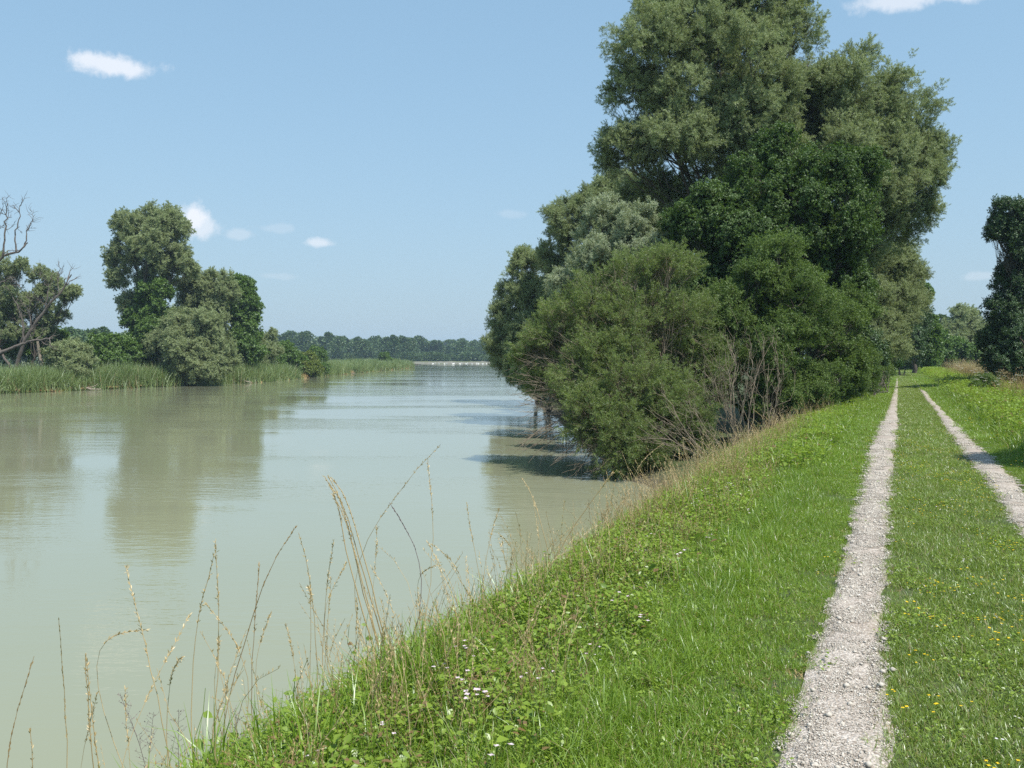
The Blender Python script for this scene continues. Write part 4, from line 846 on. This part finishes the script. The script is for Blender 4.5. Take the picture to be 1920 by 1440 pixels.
# ------------------------------------------------------------------ tall single grass stems in the foreground
def stem(name, label, base, tip, D, mat='dry_grass', r=.0022, head=.25, bend=.13, seeds=64, sl=.022, sw=.006, spread=.38, group=None, hook=0, count=1):
    gp = W(base[0], base[1], D); gz = float(ground(gp.x, gp.y)); root = Vector((gp.x, gp.y, gz-.03)); b = Buf()
    for c_ in range(count):
        tp = W(tip[0]+rng.normal()*6*(c_ > 0), tip[1]+abs(rng.normal())*30*(c_ > 0), D+rng.normal()*.05); p = np.array([rng.normal()*.02*(c_ > 0), rng.normal()*.02*(c_ > 0), 0.]); q = np.array(tp - root)
        c = curve(p, q, bend, 12, jit=.0015)
        if hook:
            L = np.linalg.norm(q-p); u = np.linspace(0, 1, 12); c[:, 0] += -hook*L*np.clip((u-.8)/.2, 0, 1)**2; c[:, 2] -= abs(hook)*L*.5*np.clip((u-.85)/.15, 0, 1)**2
        b.add(*tube(c, np.linspace(r*1.35, r*.6, 12), 4), np.full(44, rng.random()))
        hd = 1-head; u = hd + head*rng.random(seeds); f = u*10.999; i = f.astype(int); fr = (f-i)[:, None]; P = c[i]*(1-fr)+c[i+1]*fr
        D_ = unit(unit(c[i+1]-c[i]) + rng.normal(size=(seeds, 3))*spread); b.add(*kites(P, D_, sl*rng.uniform(.7, 1.3, seeds), sw))
    if group: THIN.append((b, root)); return
    h = b.obj(name, mat); h.location = root; return tag(h, label, 'tall grass')
THIN = []; thin_stem = stem
DD = lambda by: 1.95*F/(by-HOR)      # distance of the bank edge for a stem whose foot shows in this row
stem('dry_grass_bundle', 'thickest bundle of dry stems leaning left with a hooked tip over the water', (740, 1245), (628, 884), DD(1235), r=.0036, count=5, bend=.05, head=.33, hook=.03, seeds=60)
stem('tall_dry_grass', 'tallest thin dry stem standing over the middle of the river', (735, 1230), (825, 835), DD(1225)+.2, r=.0022, head=.3)
stem('tall_dry_grass', 'dry stem just left of the tallest one with a pale upright head', (765, 1220), (802, 862), DD(1220)+.1, head=.28)
stem('tall_dry_grass', 'straight dark stem right of the leaning bundle', (727, 1240), (730, 942), DD(1230), mat='purple_seed', head=.3, spread=.12)
stem('tall_dry_grass', 'long dark stem curving right with a drooping tip', (400, 1400), (538, 977), DD(1390), mat='rust_grass', r=.0024, bend=.1, head=.35, spread=.15, hook=-.03)
stem('tall_dry_grass', 'upright stem below the drooping dark one', (488, 1320), (486, 1060), DD(1310), mat='rust_grass', head=.25)
stem('tall_dry_grass', 'pale stem with split head left of the curving dark stem', (380, 1400), (404, 1015), DD(1385), head=.3, count=2)
stem('tall_dry_grass', 'pale stem leaning left in the middle of the lower left group', (340, 1430), (236, 1065), DD(1420), head=.35)
stem('tall_dry_grass', 'stem with thick pale head near the lower left corner', (215, 1460), (160, 1225), DD(1440)-.1, head=.4, count=2)
stem('tall_dry_grass', 'slender dark stem leaning left in the lower left corner', (100, 1440), (64, 1230), DD(1440), mat='rust_grass', head=.35, spread=.12)
stem('tall_dry_grass', 'upright stem with long narrow head in the lower left corner', (115, 1440), (110, 1160), DD(1440), mat='dry_grass', head=.45, spread=.12)
stem('tall_dry_grass', 'leftmost short stem at the bottom edge of the picture', (62, 1450), (56, 1365), DD(1445)-.2, head=.5)
stem('tall_dry_grass', 'pale nodding stem left of the leaning bundle', (590, 1290), (568, 995), DD(1280), head=.35, hook=.02)
stem('tall_dry_grass', 'feathery pale stem left of the leaning bundle', (605, 1280), (625, 1015), DD(1270), head=.35)
stem('tall_dry_grass', 'thick golden stalk leaning right in front of the slope', (985, 1160), (1150, 885), 6.9, r=.0048, head=.12, bend=.05)
stem('tall_dry_grass', 'nodding golden stem left of the thick stalk', (1040, 1050), (985, 892), 8.4, head=.3, hook=.03, mat='dry_grass', r=.0034)
stem('tall_dry_grass', 'thin stem in front of the reflection of the right bank trees', (925, 1120), (875, 945), 7.2, head=.3)
stem('tall_dry_grass', 'short pale stem above the edge of the herbs at the middle', (900, 1140), (935, 955), 7.0, head=.3)
G1 = 'thin dry stems along the bank edge'
for (bx, by, tx, ty) in [(150, 1440, 190, 1300), (255, 1440, 205, 1290), (300, 1430, 280, 1180), (320, 1440, 345, 1230), (355, 1430, 330, 1150), (410, 1400, 380, 1130), (430, 1390, 455, 1180), (455, 1370, 420, 1190), (500, 1340, 470, 1200), (520, 1330, 545, 1150), (555, 1310, 530, 1170),
                         (580, 1300, 600, 1100), (640, 1270, 655, 1080), (660, 1260, 690, 1050), (690, 1250, 660, 1120), (705, 1245, 712, 985), (760, 1220, 745, 1060), (790, 1200, 775, 1010), (800, 1195, 835, 1020), (830, 1180, 810, 1060), (850, 1170, 870, 1040), (880, 1150, 860, 1040),
                         (960, 1090, 940, 1000), (1000, 1070, 1010, 940), (1060, 1040, 1050, 930), (1100, 1010, 1120, 900), (1135, 990, 1160, 880), (1180, 960, 1165, 860), (1200, 950, 1235, 830), (1240, 930, 1225, 840), (1270, 910, 1290, 820)]:
    thin_stem('dry_grass', 'thin straw coloured stem along the edge of the bank', (bx, by), (tx+rng.normal()*26, ty), DD(by)*rng.uniform(.98, 1.06), mat=['dry_grass', 'dry_grass', 'rust_grass'][rng.integers(3)], head=rng.uniform(.2, .4), bend=.26, r=.0016, group=G1, hook=rng.normal()*.02)
tb = Buf()
for b_, r_ in THIN:
    for v_, f_, q_ in zip(b_.v, b_.f, b_.r): tb.v.append(v_ + np.array(r_)); tb.f.append(f_ + tb.n - (f_.min() - 0) + 0); tb.r.append(q_); tb.n += len(v_)
tag(tb.obj('dry_grass', 'dry_grass'), 'thin straw coloured stems along the edge of the bank', None, None, 'stuff')
def panicle(label, base, tip, D, spread_l=.07):
    gp = W(base[0], base[1], D); gz = float(ground(gp.x, gp.y)); root = Vector((gp.x, gp.y, gz-.03)); b = Buf(); q = np.array(W(tip[0], tip[1], D)-root)
    c = curve((0, 0, 0), q, .05, 10, jit=.002); b.add(*tube(c, np.linspace(.0018, .0007, 10), 4))
    for k in range(22):
        u = .62+.38*k/22; f = u*8.999; i = int(f); p = c[i]*(1-(f-i))+c[i+1]*(f-i); L = spread_l*(1.15-(u-.62)*2); az = rng.random()*6.28; e = p + np.array([math.cos(az)*.8, math.sin(az)*.8, .55])*L
        cc = curve(p, e, .12, 4); b.add(*tube(cc, [.0007, .0006, .0005, .0004], 3)); m_ = 5; b.add(*kites(cc[rng.integers(1, 4, m_)], unit(e-p)[None]+rng.normal(size=(m_, 3))*.6, .009, .003))
    h = b.obj('grass_panicle', 'purple_seed'); h.location = root; tag(h, label, 'grass panicle')
panicle('purple feathery grass panicle leaning left in the lower left', (300, 1440), (225, 1300), DD(1440))
panicle('upright purple grass panicle in the lower left', (295, 1440), (288, 1335), DD(1440))
panicle('third purple grass panicle right of the upright one', (345, 1430), (335, 1330), DD(1425))
panicle('purple panicle at the left edge of the green herbs', (460, 1390), (440, 1330), DD(1390))
# climbing bindweed stem with big leaves at the bottom left
def leafstem(label, base, tip, D, n=5, L=.06, name='bindweed'):
    gp = W(base[0], base[1], D); gz = float(ground(gp.x, gp.y)); root = Vector((gp.x, gp.y, gz-.02)); q = np.array(W(tip[0], tip[1], D)-root)
    o = empty(name, root, label, 'plant'); c = curve((0, 0, 0), q, .15, 9, jit=.01); b = Buf(); b.add(*tube(c, np.linspace(.0028, .0014, 9), 5)); b.obj('stem', 'herb_leaf', o)
    for k in range(n):
        i = int(2+6.5*k/n); d = np.array([rng.choice([-1, 1])*rng.uniform(.5, 1), -rng.random()*.6, rng.uniform(-.4, .3)]); bb = Buf(); ln = L*rng.uniform(.7, 1.25)
        bb.add(*kites(c[i][None], d[None], ln, ln*.62, up=np.array([0, -1, .7]), wide=True)); bb.obj('leaf', 'herb_leaf', o)
leafstem('climbing plant with heart shaped leaves at the lower left of the bank', (350, 1445), (385, 1290), DD(1440), 6, .075)
leafstem('leafy shoot reaching above the herbs beside the leaning bundle', (560, 1360), (575, 1240), DD(1330), 6, .055, 'leafy_shoot')
leafstem('leafy shoot left of the leaning bundle', (640, 1290), (655, 1170), DD(1270), 6, .05, 'leafy_shoot')
leafstem('leafy shoot standing at the left edge of the herbs', (470, 1400), (440, 1370), DD(1390), 5, .05, 'leafy_shoot')
leafstem('broad leaved shoot at the crest right of the leaning bundle', (700, 1250), (690, 1150), DD(1240), 6, .05, 'leafy_shoot')
# white umbel flowers
def umbel(label, px, D, h, heads=5, group=None):
    x = (px-960)/F*D; z = float(ground(x, D)); o = empty('umbel_plant', (x, D, z), label, 'plant', group); b = Buf()
    for k in range(heads):
        f = Buf()
        e = np.array([rng.normal()*.22, rng.normal()*.22, h*rng.uniform(.75, 1.05)]); b.add(*tube(curve((0, 0, 0), e, .06, 5), np.linspace(.006, .003, 5), 4)); m_ = 36; an = rng.random(m_)*6.28; rr = .055*np.sqrt(rng.random(m_))
        P = e + np.stack([rr*np.cos(an), rr*np.sin(an), .03-rr*.25], 1); f.add(*kites(P, np.stack([np.cos(an), np.sin(an), .2+0*an], 1), .020, .016, up=np.array([0, 0, 3.])))
        f.obj('flower_head', 'white_petal', o)
    b.obj('stalk', 'herb_leaf', o)
for n, (px, D, h, lab) in enumerate([(1650, 47, 1.5, 'white umbel flowers beside the bright shrub left of the path'), (1662, 43, 1.4, 'white umbel plant nearest the left track end'), (1640, 45, 1.3, 'white umbel plant at the foot of the hedge'), (1800, 42, 1.25, 'white umbel plant right of the path before the dry meadow'), (1828, 36, 1.15, 'white umbel plant among the weeds under the dark tree'),
                            (1845, 33, 1.1, 'white umbel plant low beside the dark bush'), (1890, 26, 1.1, 'white umbel plant at the right edge below the dark tree'), (1775, 50, 1.2, 'farthest white umbel plant at the right of the path'), (1862, 30, 1.0, 'white umbel plant between the dark bush and the right edge')]):
    umbel(lab, px, D, h, 6)
dark_shrub('small dark leafy bush in the weeds under the dark right tree', 1845, 38, [(1845, 722, 16, 38), (1860, 726, 14, 38), (1832, 730, 10, 37.5)], key='thicket', s=.4, name='leafy_shrub')

# ------------------------------------------------------------------ haze
m, nt, out = new_mat('haze_air'); pv = N(nt, 'ShaderNodeVolumePrincipled'); pv.inputs['Color'].default_value = (.60, .80, 1, 1); pv.inputs['Density'].default_value = .00028; pv.inputs['Anisotropy'].default_value = 0
nt.links.new(pv.outputs[0], out.inputs['Volume'])
hx = np.array([(x, y, z) for z in (-3, 48) for y in (-1100, 3900) for x in (-3900, 3900)], float)
o = mesh_obj('haze', hx, np.array([(0, 2, 3, 1), (4, 5, 7, 6), (0, 1, 5, 4), (2, 6, 7, 3), (0, 4, 6, 2), (1, 3, 7, 5)]), 'haze_air'); tag(o, 'thin summer haze over the river valley', None, None, 'stuff')
print('instances', COUNT)
